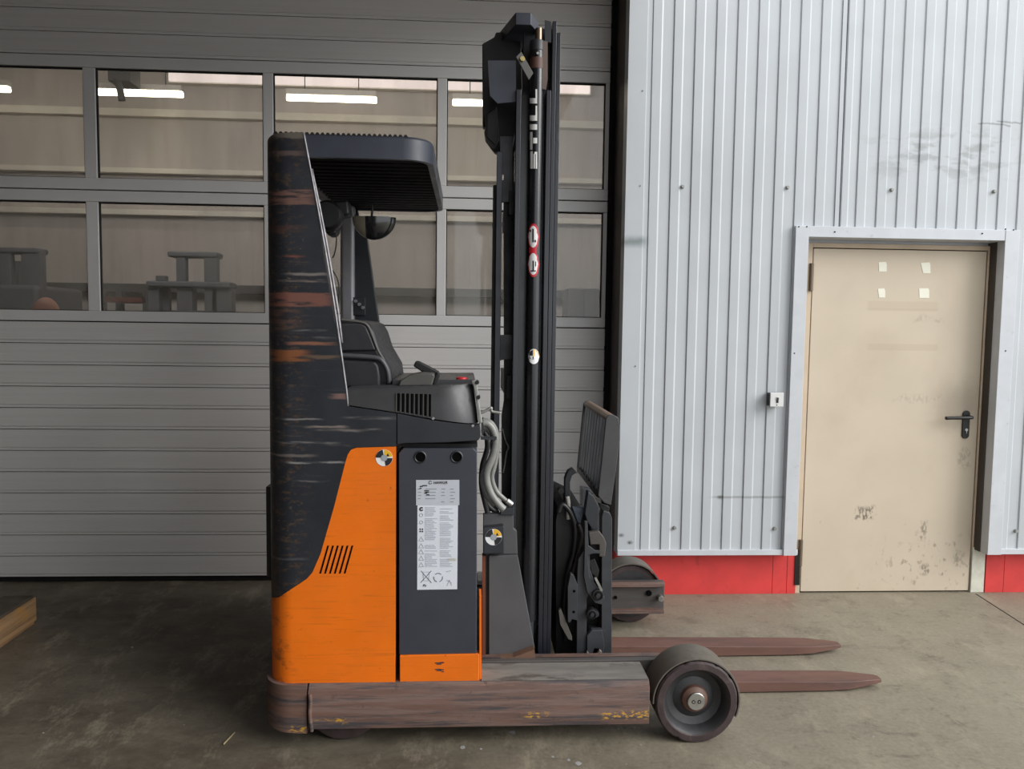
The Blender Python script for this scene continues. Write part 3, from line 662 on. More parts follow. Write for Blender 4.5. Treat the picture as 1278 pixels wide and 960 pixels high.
border = [(A90, at(342, 745, Y=2.78).z), (SS-.05, PZ(744, 2.71, 360)), g(383, 722), g(390, 714), g(400, 691), g(417, 632), g(431, 577), g(434, 567), g(438, 561), g(445, 558.5), g(495, 557)]
zb = lerpf(border); bks = [p[0] for p in border]
top = [(A90, 2.085), (SS-.06, 2.10), g(379, 165), g(381, 172), g(431, 486), g(433.5, 507), g(494, 516)]
top = [(A90, 2.085), (SS-.06, 2.105), (g(378, 166)[0], 2.11), g(382.5, 190), g(431, 486), g(433.5, 507), g(494, 516)]
zh = lerpf(top); tks = [p[0] for p in top]
XS = g(494.5, 560)[0]
zor = .228
backs = A90-.10
fe = PX(424, 3.86, 340)
for mrr in (False, True):
    if not mrr: wrap('pillar_cover', svals(A90, XS, bks+tks), zb, zh, .03, mPillar, T)
    else:
        wrap('pillar_cover', svals(A90, XS, bks+tks), zb, lambda s: min(zh(s), 1.44), .03, mPillar, T, mirror=True)
        wrap('pillar_cover', svals(fe, g(431, 486)[0]-.03, tks), lambda s: 1.44, lambda s: max(1.441, zh(s)), .03, mPillar, T, mirror=True)
    wrap('side_cover', svals(A90, XS-.002, bks), lambda s: zor, lambda s: zb(s)-.0015, .03, mOrange, T, mirror=mrr)
# bright worn edge along the slanted pillar
e0 = [at(x, y, Y=Y0-.002) for x, y in ((378, 166), (382.5, 190), (396, 262), (408, 330), (419, 400), (431, 484), (433.5, 507))]
tube('worn_edge', [(p.x+.002, p.y+.004, p.z) for p in e0], .0035, mEdge, T, n=6, k=3)
e1 = [at(x, y, Y=Y0) for x, y in ((387, 210), (397, 258), (406, 305), (413, 345), (420, 388), (425, 428))]
tube('door_seal_strip', [(p.x+.003, p.y+.012, p.z) for p in e1], .004, mEdge, T, n=6, k=3)
# rear wall between the pillars
zrw = PZ(402, 3.3, 420)
box('rear_wall', XR+.004, XR+.05, Y0+RC, mir(Y0+RC), zor, 1.40, mPillar, T)
box('rear_fin', PX(337, 2.80, 700)-.012, XR+.01, 2.80, 2.86, at(340, 720, Y=2.8).z, at(340, 608, Y=2.8).z, mBlack, T)
box('motor_cover', XR+.05, XS, Y0+.04, mir(Y0+.04), zor, 1.03, mBlack, T)
# side cover details: slanted slots, round sticker
sc = empty_ref = None
for i in range(6):
    xb, xt = 398.5+i*6.1, 408.5+i*6.05
    q = pp(Y0, [(xb, 716), (xb+2.3, 716), (xt+2.3, 681), (xt, 681)])
    prism('vent_slot', q, Y0-.0006, Y0+.006, mSlot, T)
def poly_decal(name, pts, y, mat, parent, t=.0006): return prism(name, pts, y-t, y+.0002, mat, parent)
def sector(cx, cz, r, a0, a1, n=14, r0=0.0):
    P = [(cx+r*math.cos(math.radians(a0+(a1-a0)*i/n)), cz+r*math.sin(math.radians(a0+(a1-a0)*i/n))) for i in range(n+1)]
    if r0: P += [(cx+r0*math.cos(math.radians(a1+(a0-a1)*i/n)), cz+r0*math.sin(math.radians(a1+(a0-a1)*i/n))) for i in range(n+1)]
    else: P.append((cx, cz))
    return P
def sling_sticker(cx, cz, r, y, parent, dark=True):
    s = prism('sling_point_sticker', sector(cx, cz, r, 0, 359.9, 28)[:-1], y-.0005, y+.0003, mWhite, parent)
    poly_decal('sticker_quarter', sector(cx, cz, r*.98, 100, 178), y-.0006, mInk, s)
    poly_decal('sticker_quarter', sector(cx, cz, r*.98, 280, 358), y-.0006, mInk, s)
    poly_decal('sticker_quarter', sector(cx, cz, r*.98, 12, 88), y-.0006, mYellow, s)
    poly_decal('sticker_mark', [(cx+r*.25, cz+r*.2), (cx+r*.62, cz+r*.2), (cx+r*.43, cz+r*.55)], y-.0012, mInk, s, .0004)
    poly_decal('sticker_mark', sector(cx, cz, r*.38, 0, 359, 16)[:-1], y-.0013, mGreyP, s, .0004)
    return s
p = at(479.5, 571.5, Y=Y0); sling_sticker(p.x, p.z, .029, Y0-.0005, T)
# hood panel over the battery
hood_lo = [g(494.5, 557), g(505, 556), (g(560, 554)), g(597, 549)]
q = [g(495.2, 516), g(540, 524.5), g(592, 531.5), g(599, 529), g(600, 545), g(597, 550), g(560, 552.5), g(505, 553.5), g(495.2, 555)]
prism('hood_panel', q, Y0-.001, Y0+.03, mDark, T, bevel=.003)
prism('hood_bridge', pp(Y0, [(496, 518), (592, 533), (598, 548), (496, 552)]), Y0+.03, mir(Y0), mBlack, T)
for k in ((590, 531.5), (540.5, 522.5)): p = at(*k, Y=Y0-.002); cyl('screw', (p.x, Y0+.0, p.z), (p.x, Y0-.004, p.z), .005, mEdge, T, n=10)
# console
cq = [(431.8, 485.5), (494, 483), (545, 482.5), (586, 480.5), (592, 483), (594.5, 492), (598.5, 527), (590, 530), (541, 523), (494, 514.5), (434.2, 505.5)]
ctop, cbot = lerpf([(431.8, 485.5), (494, 483), (545, 482.5), (586, 480.5), (593, 481.5)]), lerpf([(434.2, 505.5), (494, 514.5), (541, 523), (590, 530), (599.5, 529.5)])
bm = bmesh.new(); cols = []
for i in range(25):
    t = i/24; t = t if t < .75 else .75+(t-.75)
    xt_, xb_ = 431.8+(593-431.8)*t, 434.2+(599.5-434.2)*t
    bow = max(0, (t-.72)/.28)**2.2*.055
    A_, B_ = at(xt_, ctop(xt_), Y=Y0), at(xb_, cbot(xb_), Y=Y0)
    tilt = .012
    cols.append([bm.verts.new((A_.x-bow*.12, Y0+bow+tilt, A_.z)), bm.verts.new((A_.x-bow*.12+(B_.x-A_.x)*.12, Y0+bow+.002, A_.z+(B_.z-A_.z)*.12)), bm.verts.new((B_.x-bow*.12, Y0+bow-.001, B_.z)), bm.verts.new((B_.x-bow*.12, Y0+.34, B_.z)), bm.verts.new((A_.x-bow*.12, Y0+.34, A_.z))])
for p_, q_ in zip(cols, cols[1:]):
    for k in range(5): bm.faces.new((p_[k], q_[k], q_[(k+1) % 5], p_[(k+1) % 5]))
bm.faces.new(cols[0]); bm.faces.new(cols[-1][::-1])
console = from_bm('console', bm, mConsole, T)
for p_ in console.data.polygons: p_.use_smooth = True
console.data.set_sharp_from_angle(angle=math.radians(50))
for i in range(8):
    x = 495.6+i*5.62
    q = pp(Y0, [(x, 491+i*.15), (x+3.1, 491+i*.15), (x+3.0, 513.5+i*.95), (x-.1, 513.2+i*.95)])
    prism('vent_slot', q, Y0-.0012, Y0+.004, mSlot, console)
    q = pp(Y0, [(x-1.2, 490.5+i*.15), (x-.2, 490.5+i*.15), (x-.3, 514+i*.95), (x-1.3, 513.8+i*.95)])
    prism('vent_rib', q, Y0-.0035, Y0+.002, mPad, console)
prism('console_deck', pp(2.80, [(489, 474.5), (592, 474), (594, 482), (489, 484)]), 2.80, 3.25, mConsole, T, bevel=.004)
prism('arm_pad', pp(2.74, [(497, 482), (500, 475), (511, 468.5), (527, 465.5), (540, 466.5), (542.5, 469), (539, 481.5)]), 2.74, 2.86, mPad, T, bevel=.01, seg=3)
prism('control_lever', pp(2.82, [(515.5, 457), (519, 450.5), (523, 451.5), (547, 464), (548.5, 467), (545, 470), (538, 466), (526, 464)]), 2.82, 2.87, mBlack, T, bevel=.005)
prism('lever_hinge', pp(2.80, [(541, 478), (545, 465), (548.5, 465), (548.5, 470), (545, 481), (541, 481)]), 2.78, 2.84, mBlackPl, T, bevel=.003)
p = at(576, 474, Y=2.84)
cyl('emergency_button', (p.x, 2.84, p.z-.02), (p.x, 2.84, p.z+.010), .020, mRedBtn, T, bevel=.006)
prism('front_bracket', pp(2.72, [(588, 476), (594, 474.5), (595.5, 480), (600, 515), (602.5, 528), (598, 529), (594, 500), (591, 483)]), 2.72, 2.76, mDullSteel, T, bevel=.003)
for k in ((595.5, 477.5), (597, 496)): p = at(*k, Y=2.72); cyl('bracket_knob', (p.x, 2.76, p.z), (p.x, 2.715, p.z), .007, mBlack, T, n=12)
# seat
seat = prism('seat_backrest', pp(2.85, [(405, 412), (410, 400), (425, 397.5), (452, 400), (461, 404), (467, 414), (474, 436), (488, 460), (490, 474), (490, 486), (405, 488)]), 2.85, 3.35, mRubber, T, bevel=.02, seg=4)
prism('seat_wing', pp(2.835, [(410, 404), (450, 403), (457, 407), (463, 420), (470, 438), (410, 439)]), 2.835, 2.86, mRubber, seat, bevel=.008, seg=3)
tube('seat_piping', [at(x, y, Y=2.838) for x, y in ((424, 399), (450, 402), (459, 407), (465, 420), (472, 438), (480, 451))], .005, mPad, seat, n=8)
tube('seat_arm', [at(x, y, Y=2.832) for x, y in ((420, 443.5), (450, 445), (470, 447), (478, 452), (484, 464), (486, 480))], .009, M('seat_arm_vinyl', (70, 70, 74), .45), seat, n=10)
prism('seat_cushion', pp(2.83, [(415, 448), (468, 450), (473, 456), (475, 470), (475, 484), (415, 485)]), 2.83, 3.3, mRubber, T, bevel=.012, seg=3)
# battery
B0, B1 = 2.70, mir(2.70)
bq = pp(B0, [(498, 818), (497.5, 566), (503, 559.5), (590.5, 559.5), (595.5, 564), (595, 818)])
bat = prism('battery', bq, B0, B1, mBattery, T, bevel=.004)
box('battery_top_gap', PX(500, B0, 556), PX(596, B0, 556), B0+.03, B1-.03, bq[2][1], bq[2][1]+.012, mBlack, T)
for x in (524.5, 570):
    p = at(x, 570.5, Y=B0)
    lathe('lifting_ring', [(.0185, B0-.004), (.022, B0-.002), (.022, B0+.004), (.0165, B0+.004), (.0165, B0-.002)], (p.x, p.z), mDark, bat, n=28)
    cyl('lifting_hole', (p.x, B0-.0008, p.z), (p.x, B0+.006, p.z), .0168, mSlot, bat, n=24)
q = pp(B0, [(499, 853), (499, 817.5), (598, 815.5), (598, 850.5)])
prism('battery_sill', q, B0-.008, B0+.03, mOrange, T, bevel=.003)
for k in range(2):
    yy = (.0, 0)[k]
    for sx, w in ((543, 7), (551, 3), (545, 6), (549, 5)):
        z0 = 826+k*9+random.random()*3; poly_decal('worn_stamp', pp(B0-.008, [(sx, z0), (sx+w, z0-.3), (sx+w, z0+.9), (sx, z0+1.1)]), B0-.0085, mBattery, T)
prism('slot_edge', pp(2.72, [(598.3, 852), (598.3, 742), (600.8, 742), (601, 852)]), 2.70, 2.78, mOrange, T)
prism('inner_post', pp(2.89, [(601.5, 828), (602, 694), (606, 694), (606, 828)]), 2.89, 2.93, M('rust_red_post', (104, 52, 30), .7), T)
prism('inner_post', pp(2.91, [(606, 828), (606, 690), (613, 690), (613, 828)]), 2.91, 2.95, mBlack, T)
# battery label
label = poly_decal('battery_label', pp(B0, [(520.7, 736.2), (521, 630), (571.6, 630), (570.6, 735.5)]), B0, mPaper, bat)
plate = poly_decal('battery_plate', pp(B0, [(519.3, 630.8), (519.3, 599.2), (573.3, 599.0), (573.3, 630.5)]), B0-.0004, mPlate, bat)
LY = B0-.0012
R_, U_ = (1, 0, 0), (0, 0, 1)
o = at(541.2, 604, Y=LY); text_mesh('maker_lettering', 'HAWKER', .0135, (o.x, LY-.0006, o.z), R_, U_, mInk, plate, sx=.86)
o = at(537, 602.3, Y=LY); poly_decal('maker_ring', sector(o.x, o.z, .0062, 20, 340, 16, r0=.0042), LY, mInk, plate)
rb = bmesh.new()
def dash(bm, x0, x1, y, h=.8): 
    q = pp(LY, [(x0, y), (x1, y), (x1, y+h), (x0, y+h)]); bm_poly(bm, [(a, LY-.0004, b) for a, b in q], [(a, LY+.0002, b) for a, b in q])
for r in range(5):
    yy = 610+r*4
    for (a, b) in ((521.5, 526), (531, 545), (551, 556.5), (562, 568)):
        if random.random() < .9: dash(rb, a, a+(b-a)*random.uniform(.6, 1), yy, .9)
tag(from_bm('rating_print', rb, M('plate_grey_print', (138, 142, 150), .6, var=.02), plate), kind='stuff')
rb = bmesh.new()
for (a, b, y) in ((524, 527.5, 606.5), (527, 533, 605.5), (523.5, 526, 609), (529.5, 535.5, 612), (531, 535, 614), (529.5, 533, 614.8), (532, 536, 617)): dash(rb, a, b, y, 1.4)
tag(from_bm('handwritten_mark', rb, mInk, plate), kind='stuff')
rb = bmesh.new()
y = 633.0
while y < 708:
    for (a, b) in ((530.5, 546), (549.5, 566.5)):
        if random.random() < .86: dash(rb, a, a+(b-a)*random.uniform(.55, 1), y, .7)
    y += 1.75
tag(from_bm('instruction_print', rb, mGreyInk, label), kind='stuff')
ic = lambda x, y: (lambda p: (p.x, p.z))(at(x, y, Y=LY))
c0 = ic(526, 635.5); poly_decal('warning_icon', sector(*c0, .0072, 30, 330, 16, r0=.0028), LY, mInk, label)
for yy in (643, 652): c0 = ic(525.8, yy); poly_decal('warning_icon', sector(*c0, .0062, 0, 359, 18, r0=.0053), LY, mGreyP, label)
for dx in (-2.2, .6):
    for dy in (-2.2, .6): poly_decal('warning_icon', pp(LY, [(526+dx, 662+dy), (527.6+dx, 662+dy), (527.6+dx, 663.6+dy), (526+dx, 663.6+dy)]), LY, mInk, label)
for yy in (673, 681.5, 689, 697, 705):
    bm = bmesh.new(); a, b, c = (Vector((u, 0, v)) for u, v in (ic(522.8, yy+2.4), ic(528.8, yy+2.4), ic(525.8, yy-3)))
    for s, e in ((a, b), (b, c), (c, a)):
        nrm = (e-s).cross(Vector((0, 1, 0))).normalized()*.0005
        bm_poly(bm, [(v.x, LY-.0004, v.z) for v in (s-nrm, e-nrm, e+nrm, s+nrm)], [(v.x, LY+.0002, v.z) for v in (s-nrm, e-nrm, e+nrm, s+nrm)])
    from_bm('warning_icon', bm, mGreyP, label)
def stroke(name, pts, w, mat, parent, y=LY):
    bm = bmesh.new()
    for s, e in zip(pts, pts[1:]):
        s, e = Vector((s[0], 0, s[1])), Vector((e[0], 0, e[1])); nrm = (e-s).cross(Vector((0, 1, 0))).normalized()*w
        bm_poly(bm, [(v.x, y-.0004, v.z) for v in (s-nrm, e-nrm, e+nrm, s+nrm)], [(v.x, y+.0002, v.z) for v in (s-nrm, e-nrm, e+nrm, s+nrm)])
    return from_bm(name, bm, mat, parent)
stroke('bin_symbol', [ic(525.5, 712.5), ic(538.5, 727.5)], .0007, mInk, label); stroke('bin_symbol', [ic(538.5, 712.5), ic(525, 727.5)], .0007, mInk, label)
stroke('bin_symbol', [ic(528, 714), ic(536, 714), ic(535, 725), ic(529, 725), ic(528, 714)], .0004, mGreyP, label)
stroke('bin_symbol', [ic(526, 697+34), ic(526.01, 697+34.01)], .0001, mInk, label)
for k in range(3):
    a0 = 90+k*120; c0 = ic(547, 721)
    stroke('recycling_arrow', [(c0[0]+.0155*math.cos(math.radians(a0+d)), c0[1]+.0155*math.sin(math.radians(a0+d))) for d in (-42, -10, 14, 44)], .0013, M('recycle_print', (112, 116, 124), .6), label)
o = at(528.2, 732.2, Y=LY); text_mesh('lead_lettering', 'Pb', .0115, (o.x, LY-.0006, o.z), R_, U_, mInk, label)
stroke('star_symbol', [ic(558, 731), ic(561, 724), ic(564, 731)], .0005, mGreyP, label); stroke('star_symbol', [ic(557.5, 724), ic(564, 728)], .0005, mGreyP, label); stroke('star_symbol', [ic(557, 713.5), ic(563, 712.5)], .0006, mGreyP, label)

# ---- chassis: rear skirt and legs
def skirt(mrr):
    ss = svals(A90-.05, g(384, 880)[0])
    lo = lerpf([(A90, .075), (SS-.03, .06), (g(384, 900)[0], .055)])
    return wrap('rear_skirt', ss, lo, lambda s: .2285, .03, mRust, T, off=.018, mirror=mrr)
skirt(False); skirt(True)
LX = PX(384, 2.67, 880); LE = PX(811, 2.67, 875)
def leg_part(mrr):
    f = (lambda y: mir(y)) if mrr else (lambda y: y)
    leg = rail('support_leg', [(f(2.67), .07), (f(2.67), .205), (f(2.69), .229), (f(2.83), .229), (f(2.83), .07)], LX, LE, mRust, T, bevel=.004)
    rail('leg_top_plate', [(f(2.688), .2285), (f(2.688), .2315), (f(2.828), .2315), (f(2.828), .2285)], PX(601, 2.67, 850), LE-.004, mRustTop, leg)
    rail('inner_leg_plate', [(f(2.835), .085), (f(2.835), .236), (f(2.87), .236), (f(2.87), .085)], LX+.5, .978 if mrr else .92, mLegIn, T, bevel=.004)
    rail('leg_flange', [(f(2.86), .218), (f(2.86), .236), (f(2.90), .236), (f(2.90), .218)], LX+.5, .972 if mrr else .91, mRust, T, bevel=.002)
    rail('leg_flange', [(f(2.86), .085), (f(2.86), .103), (f(2.90), .103), (f(2.90), .085)], LX+.5, .972 if mrr else .91, mRust, T, bevel=.002)
    bz = .16
    cyl('leg_bolt', (.955 if mrr else .88, f(2.87), bz), (.955 if mrr else .88, f(2.905), bz), .014, mSteel, T, n=10)
    cyl('leg_bolt', (.90, f(2.87), bz+.02), (.90, f(2.88), bz+.02), .014, mSlot, T, n=12)
    cyl('leg_bolt', (.735, f(2.87), bz), (.735, f(2.88), bz), .008, mSlot, T, n=10)
    # fender over the wheel
    bm = bmesh.new(); cx, cz, n = .826, .149, 30; A = []
    for i in range(n+1):
        a = math.radians(-22+(182+22)*i/n); row = []
        for (rr, yy) in ((.1535, 2.672), (.158, 2.672), (.160, 2.676), (.160, 2.805), (.1535, 2.805)): row.append(bm.verts.new((cx+rr*math.cos(a), f(yy), cz+rr*math.sin(a))))
        A.append(row)
    for i in range(n):
        for k in range(5): bm.faces.new((A[i][k], A[i+1][k], A[i+1][(k+1) % 5], A[i][(k+1) % 5]))
    bm.faces.new(A[0]); bm.faces.new(A[-1][::-1])
    fo = from_bm('wheel_fender', bm, mFend, T)
    for p_ in fo.data.polygons: p_.use_smooth = True
    fo.data.set_sharp_from_angle(angle=math.radians(40))
    # wheel
    c = (cx, .149); Y = [f(v) for v in (2.664, 2.674, 2.70, 2.716, 2.79)]
    w = lathe('load_wheel', [(.118, f(2.668)), (.122, f(2.664)), (.143, f(2.665)), (.149, f(2.672)), (.149, f(2.782)), (.143, f(2.79)), (.118, f(2.79))], c, mTyre, T, n=120)
    from mathutils import noise as mn
    for v in w.data.vertices:
        dx, dz = v.co.x-c[0], v.co.z-c[1]; r_ = math.hypot(dx, dz)
        if r_ > .14:
            k_ = mn.noise(Vector((dx*38, v.co.y*30, dz*38))); k2 = mn.noise(Vector((dx*95, 3, dz*95)))
            dr = -.0016*abs(k2)-(.006*max(0, k_-.28)/.5 if r_ < .1485 or abs(v.co.y-f(2.672)) < .003 else 0)
            if v.co.z < .012: dr = 0
            v.co.x += dx/r_*dr; v.co.z += dz/r_*dr
    rim = lathe('rim', [(.0, f(2.706)), (.052, f(2.706)), (.075, f(2.716)), (.100, f(2.706)), (.110, f(2.676)), (.118, f(2.668)), (.1185, f(2.79)), (.06, f(2.79)), (0, f(2.79))], c, mRim, w, n=56, closed=False)
    hub = lathe('hub', [(0, f(2.680)), (.030, f(2.680)), (.036, f(2.684)), (.046, f(2.692)), (.050, f(2.708)), (0, f(2.708))], c, M('hub_rust', (104, 76, 64), .55, var=.2), w, n=36, closed=False)
    lathe('axle_cap', [(0, f(2.672)), (.030, f(2.672)), (.032, f(2.674)), (.032, f(2.690)), (0, f(2.69))], c, mSteel, w, n=32, closed=False)
    for s in (-1, 1):
        lathe('cap_bolt', [(0, f(2.6715)), (.0065, f(2.6715)), (.0075, f(2.6725)), (0, f(2.6726))], (cx+s*.0105-.0005, .149), mSlot, w, n=14, closed=False)
        lathe('cap_bolt', [(0, f(2.6708)), (.0042, f(2.6708)), (.0042, f(2.6716)), (0, f(2.6718))], (cx+s*.0105-.0005, .149), mDullSteel, w, n=6, closed=False)
    if mrr:
        for a in range(5): pass
mLegIn = M('dark_leg_plate', (74, 70, 68), .55, var=.15, vscale=9, stretch=(.4, 1, 3), extra=lambda n, c, b: n.mix(n.rng(n.noise(8, 6, (.5, 1, 4), rough=.7), .56, .7, 0, .6), c, lin((104, 84, 74))))
mFend = M('fender_dusty_metal', (92, 86, 78), .6, var=.15, vscale=12, extra=lambda n, c, b: n.mix(n.rng(n.noise(12, 5, rough=.7), .5, .7, 0, .5), c, lin((62, 56, 50))))
leg_part(False); leg_part(True)
# raised casting marks on the near wheel and the chassis weld
p = at(386.5, 890, Y=2.655)
tube('weld_seam', [at(x, y, Y=2.668) for x, y in ((386.5, 867), (387.5, 876), (386.5, 890), (388, 905), (389, 913))], .007, mRust, T, n=8)
box('chassis_floor', XR+.03, .25, 2.70, mir(2.70), .08, .228, mBlack, T)
box('chassis_cross_beam', -.24, .30, 2.83, mir(2.83), .075, .21, mBlack, T)
lathe('drive_wheel', [(0, 2.72), (.10, 2.72), (.13, 2.725), (.135, 2.735), (.135, 2.82), (.13, 2.83), (0, 2.83)], (-.428, .135), mTyre, T, n=40, closed=False)
lathe('caster_wheel', [(0, mir(2.74)), (.075, mir(2.74)), (.08, mir(2.75)), (.08, mir(2.80)), (.075, mir(2.81)), (0, mir(2.81))], (-.40, .08), mTyre, T, n=32, closed=False)

# ---- overhead guard
GX1 = -.125; GZ0, GZ1 = 2.032, 2.108
GY0 = 2.70; rr = .10
def guard_outline(inset):
    P = []
    r = rr-inset
    P.append((XR+.06, GY0+inset))
    for i in range(9):
        a = -math.pi/2+math.pi/2*i/8; P.append((GX1-rr+r*math.cos(a), GY0+rr+r*math.sin(a)))
    for i in range(9):
        a = math.pi/2*i/8; P.append((GX1-rr+r*math.cos(a), mir(GY0)-rr+r*math.sin(a)))
    P.append((XR+.06, mir(GY0)-inset)); return P
bm = bmesh.new(); Oo, Ii = guard_outline(0), guard_outline(.02)
rings = []
for z, sh in ((GZ0, .0), (GZ1-.008, 0), (GZ1, 0)):
    rings.append(([bm.verts.new((x, y, z)) for x, y in (Oo if z < GZ1 else guard_outline(.006))], [bm.verts.new((x, y, z)) for x, y in Ii]))
n = len(Oo)
for (o0, i0), (o1, i1) in zip(rings, rings[1:]):
    for k in range(n-1):
        bm.faces.new((o0[k], o0[k+1], o1[k+1], o1[k])); bm.faces.new((i0[k+1], i0[k], i1[k], i1[k+1]))
for (o0, i0), flip in ((rings[0], 0), (rings[-1], 1)):
    for k in range(n-1): bm.faces.new((o0[k], i0[k], i0[k+1], o0[k+1]))
for k in (0, n-1):
    for (o0, i0), (o1, i1) in zip(rings, rings[1:]): bm.faces.new((o0[k], o1[k], i1[k], i0[k]))
mGuard = M('guard_blue_black_paint', (52, 56, 66), .4, var=.12, vscale=8, extra=lambda n, c, b: n.mix(n.rng(n.noise(14, 6, (1, 1, 3), rough=.7), .62, .74, 0, .5), c, lin((120, 116, 116))))
guard = from_bm('overhead_guard', bm, mGuard, T)
for p_ in guard.data.polygons: p_.use_smooth = True
guard.data.set_sharp_from_angle(angle=math.radians(35))
yb = GY0+.05
while yb < mir(GY0)-.04:
    rail('guard_bar', [(yb, GZ0+.006), (yb+.012, GZ0), (yb+.05, GZ0+.03), (yb+.05, GZ0+.05), (yb+.038, GZ0+.05)], XR+.03, GX1-.02, mBlack, guard); yb += .066
box('guard_cover', XR+.05, GX1-.085, GY0+.02, mir(GY0)-.02, GZ1-.022, GZ1-.012, mBlack, guard)
bm = bmesh.new(); x = XR+.035; i = 0
tooth = []
while x < GX1-.085:
    bm_poly(bm, [(x, GY0+.004, GZ1-.002), (x+.0165, GY0+.004, GZ1-.002), (x+.0115, GY0+.004, GZ1+.006), (x+.005, GY0+.004, GZ1+.006)], [(x, GY0+.03, GZ1-.002), (x+.0165, GY0+.03, GZ1-.002), (x+.0115, GY0+.03, GZ1+.006), (x+.005, GY0+.03, GZ1+.006)]); x += .0172
tag(from_bm('toothed_trim', bm, mBlack, guard), kind='stuff')
box('guard_rear_beam', XR+.02, XR+.07, Y0+.03, mir(Y0+.03), 2.03, 2.10, mPillar, T, bevel=.01)
# half-dome mirror, lamp and cables under the guard
mp = at(467, 271.5, Y=3.25); mr = at(494.5, 272, Y=3.25).x-mp.x
bm = bmesh.new(); bmesh.ops.create_uvsphere(bm, u_segments=32, v_segments=20, radius=1)
bmesh.ops.delete(bm, geom=[v for v in bm.verts if v.co.z > .01], context='VERTS')
for v in bm.verts: v.co = (mp.x+v.co.x*mr, 3.25+v.co.y*.045, mp.z+v.co.z*mr*1.02)
ed = [e for e in bm.edges if len(e.link_faces) == 1]; bmesh.ops.holes_fill(bm, edges=ed)
mMirror = M('mirror_painted_reflection', (30, 30, 32), .12, var=.1, spec=.9, extra=lambda n, c, b: n.mix(n.rng(n.x, mp.x-mr*.36, mp.x-mr*.34, 1, 0), c, lin((126, 120, 106))))  # beige reflection painted onto the left part of the dome
dome = from_bm('dome_mirror', bm, mMirror, T, smooth=True)
dome.data.set_sharp_from_angle(angle=math.radians(40))
p1 = at(464, 271, Y=3.25); p2 = at(463.5, 256, Y=3.25)
tube('mirror_rod', [(p1.x, 3.25, p1.z), (p1.x, 3.25, p2.z), (p2.x-.02, 3.25, p2.z+.012)], .005, mBlack, dome, n=8, k=4)
lp = at(407, 262, Y=2.95)
lathe('cab_fan', [(0, 2.93), (.045, 2.93), (.055, 2.945), (.055, 2.99), (.035, 3.02), (0, 3.02)], (lp.x+.005, lp.z-.02), mBlack, T, n=28, closed=False)
prism('fan_bracket', pp(2.95, [(402, 285), (402, 250), (432, 247), (434, 266), (420, 268), (417, 290), (407, 293)]), 2.99, 3.08, mBlack, T, bevel=.01)
tube('cab_cable', [at(x, y, Y=3.0) for x, y in ((412, 268), (418, 285), (420, 300), (418, 315), (415, 322))], .0025, mBlack, T, n=6)
tube('cab_cable', [at(x, y, Y=3.0) for x, y in ((415, 337), (421, 348), (423.5, 362), (422, 378), (416, 395))], .0025, mBlack, T, n=6)
# bare inner column and control panel at the far pillar
fy = 3.78
box('inner_column', PX(425, fy, 340), PX(443, fy, 340), fy-.02, fy+.04, 1.2, 2.04, mCab, T, bevel=.018, seg=3)
pf = pp(3.80, [(440, 262), (455, 284), (459, 300), (479, 440), (479, 460), (440, 460)])
prism('far_pillar_trim', pf, 3.78, 3.82, mDark, T, bevel=.004)
q = pp(3.77, [(439.5, 371), (456, 371), (457, 394), (440, 394)]); box('switch_panel', q[0][0], q[1][0], 3.765, 3.78, q[2][1], q[0][1], mDark, T, bevel=.003)
for k in range(3): p = at(444+k*4.5, 376+k*4, Y=3.76); cyl('panel_switch', (p.x, 3.765, p.z), (p.x, 3.75, p.z), .008, mEdge, T, n=10)

# ---- mast
MY = 2.95
mx = lambda px, y=MY: PX(px, y, 450)
def mast_side(mrr):
    f = (lambda y: mir(y)) if mrr else (lambda y: y)
    def col(nm, pts, z0, z1, m=mMast, **k): return column(nm, [(x, f(y)) for x, y in pts], z0, z1, m, T, **k)
    a, b, c, d = mx(640), mx(646.2), mx(677), mx(682.6)
    col('outer_mast_rail', [(a, MY), (b, MY), (b, MY+.062), (c, MY+.062), (c, MY), (d, MY), (d, MY+.08), (a, MY+.08)], .12, PZ(111, MY, 640), bevel=.002)
    a2, b2 = mx(683.2), mx(688.4)
    col('middle_mast_rail', [(a2, MY+.006), (b2, MY+.006), (b2, MY+.10), (b+.01, MY+.10), (b+.01, MY+.082), (a2, MY+.082)], .10, PZ(25, MY, 684), bevel=.002)
    a3, b3 = mx(689), mx(694)
    col('inner_mast_rail', [(a3, MY+.018), (b3, MY+.018), (b3, MY+.12), (b+.02, MY+.12), (b+.02, MY+.103), (a3, MY+.103)], .08, PZ(38, MY, 691), bevel=.002)
    # lift cylinder
    cxm = mx(665); cr = (mx(673.6)-mx(656.4))/2; cy = MY+.012
    zc1, zc0 = PZ(62, MY, 665), PZ(775, MY, 668)
    cyl_o = cyl('lift_cylinder', (cxm, f(cy), zc0), (cxm, f(cy), zc1), cr, mCyl, T, n=40)
    cyl('cylinder_foot', (cxm+.004, f(cy), .12), (cxm+.004, f(cy), zc0), cr*.62, mDark, cyl_o, n=20)
    cyl('cylinder_gland', (cxm, f(cy), zc1-.004), (cxm, f(cy), PZ(50, MY, 665)), cr*1.06, mDark, cyl_o, n=32, bevel=.003)
    cyl('rust_collar', (cxm, f(cy), PZ(86, MY, 665)), (cxm, f(cy), PZ(72, MY, 665)), cr*1.04, M('rusty_collar', (84, 58, 50), .5), cyl_o, n=32)
    cyl('piston_rod', (cxm+.006, f(cy), PZ(50, MY, 665)), (cxm+.006, f(cy), PZ(34, MY, 665)), cr*.55, mRod, cyl_o, n=24)
    return cyl_o, cxm, cr, cy
mRod = M('bronze_piston_rod', (150, 134, 118), .3, metal=.8)
cy_o, CXM, CRM, CYM = mast_side(False); mast_side(True)
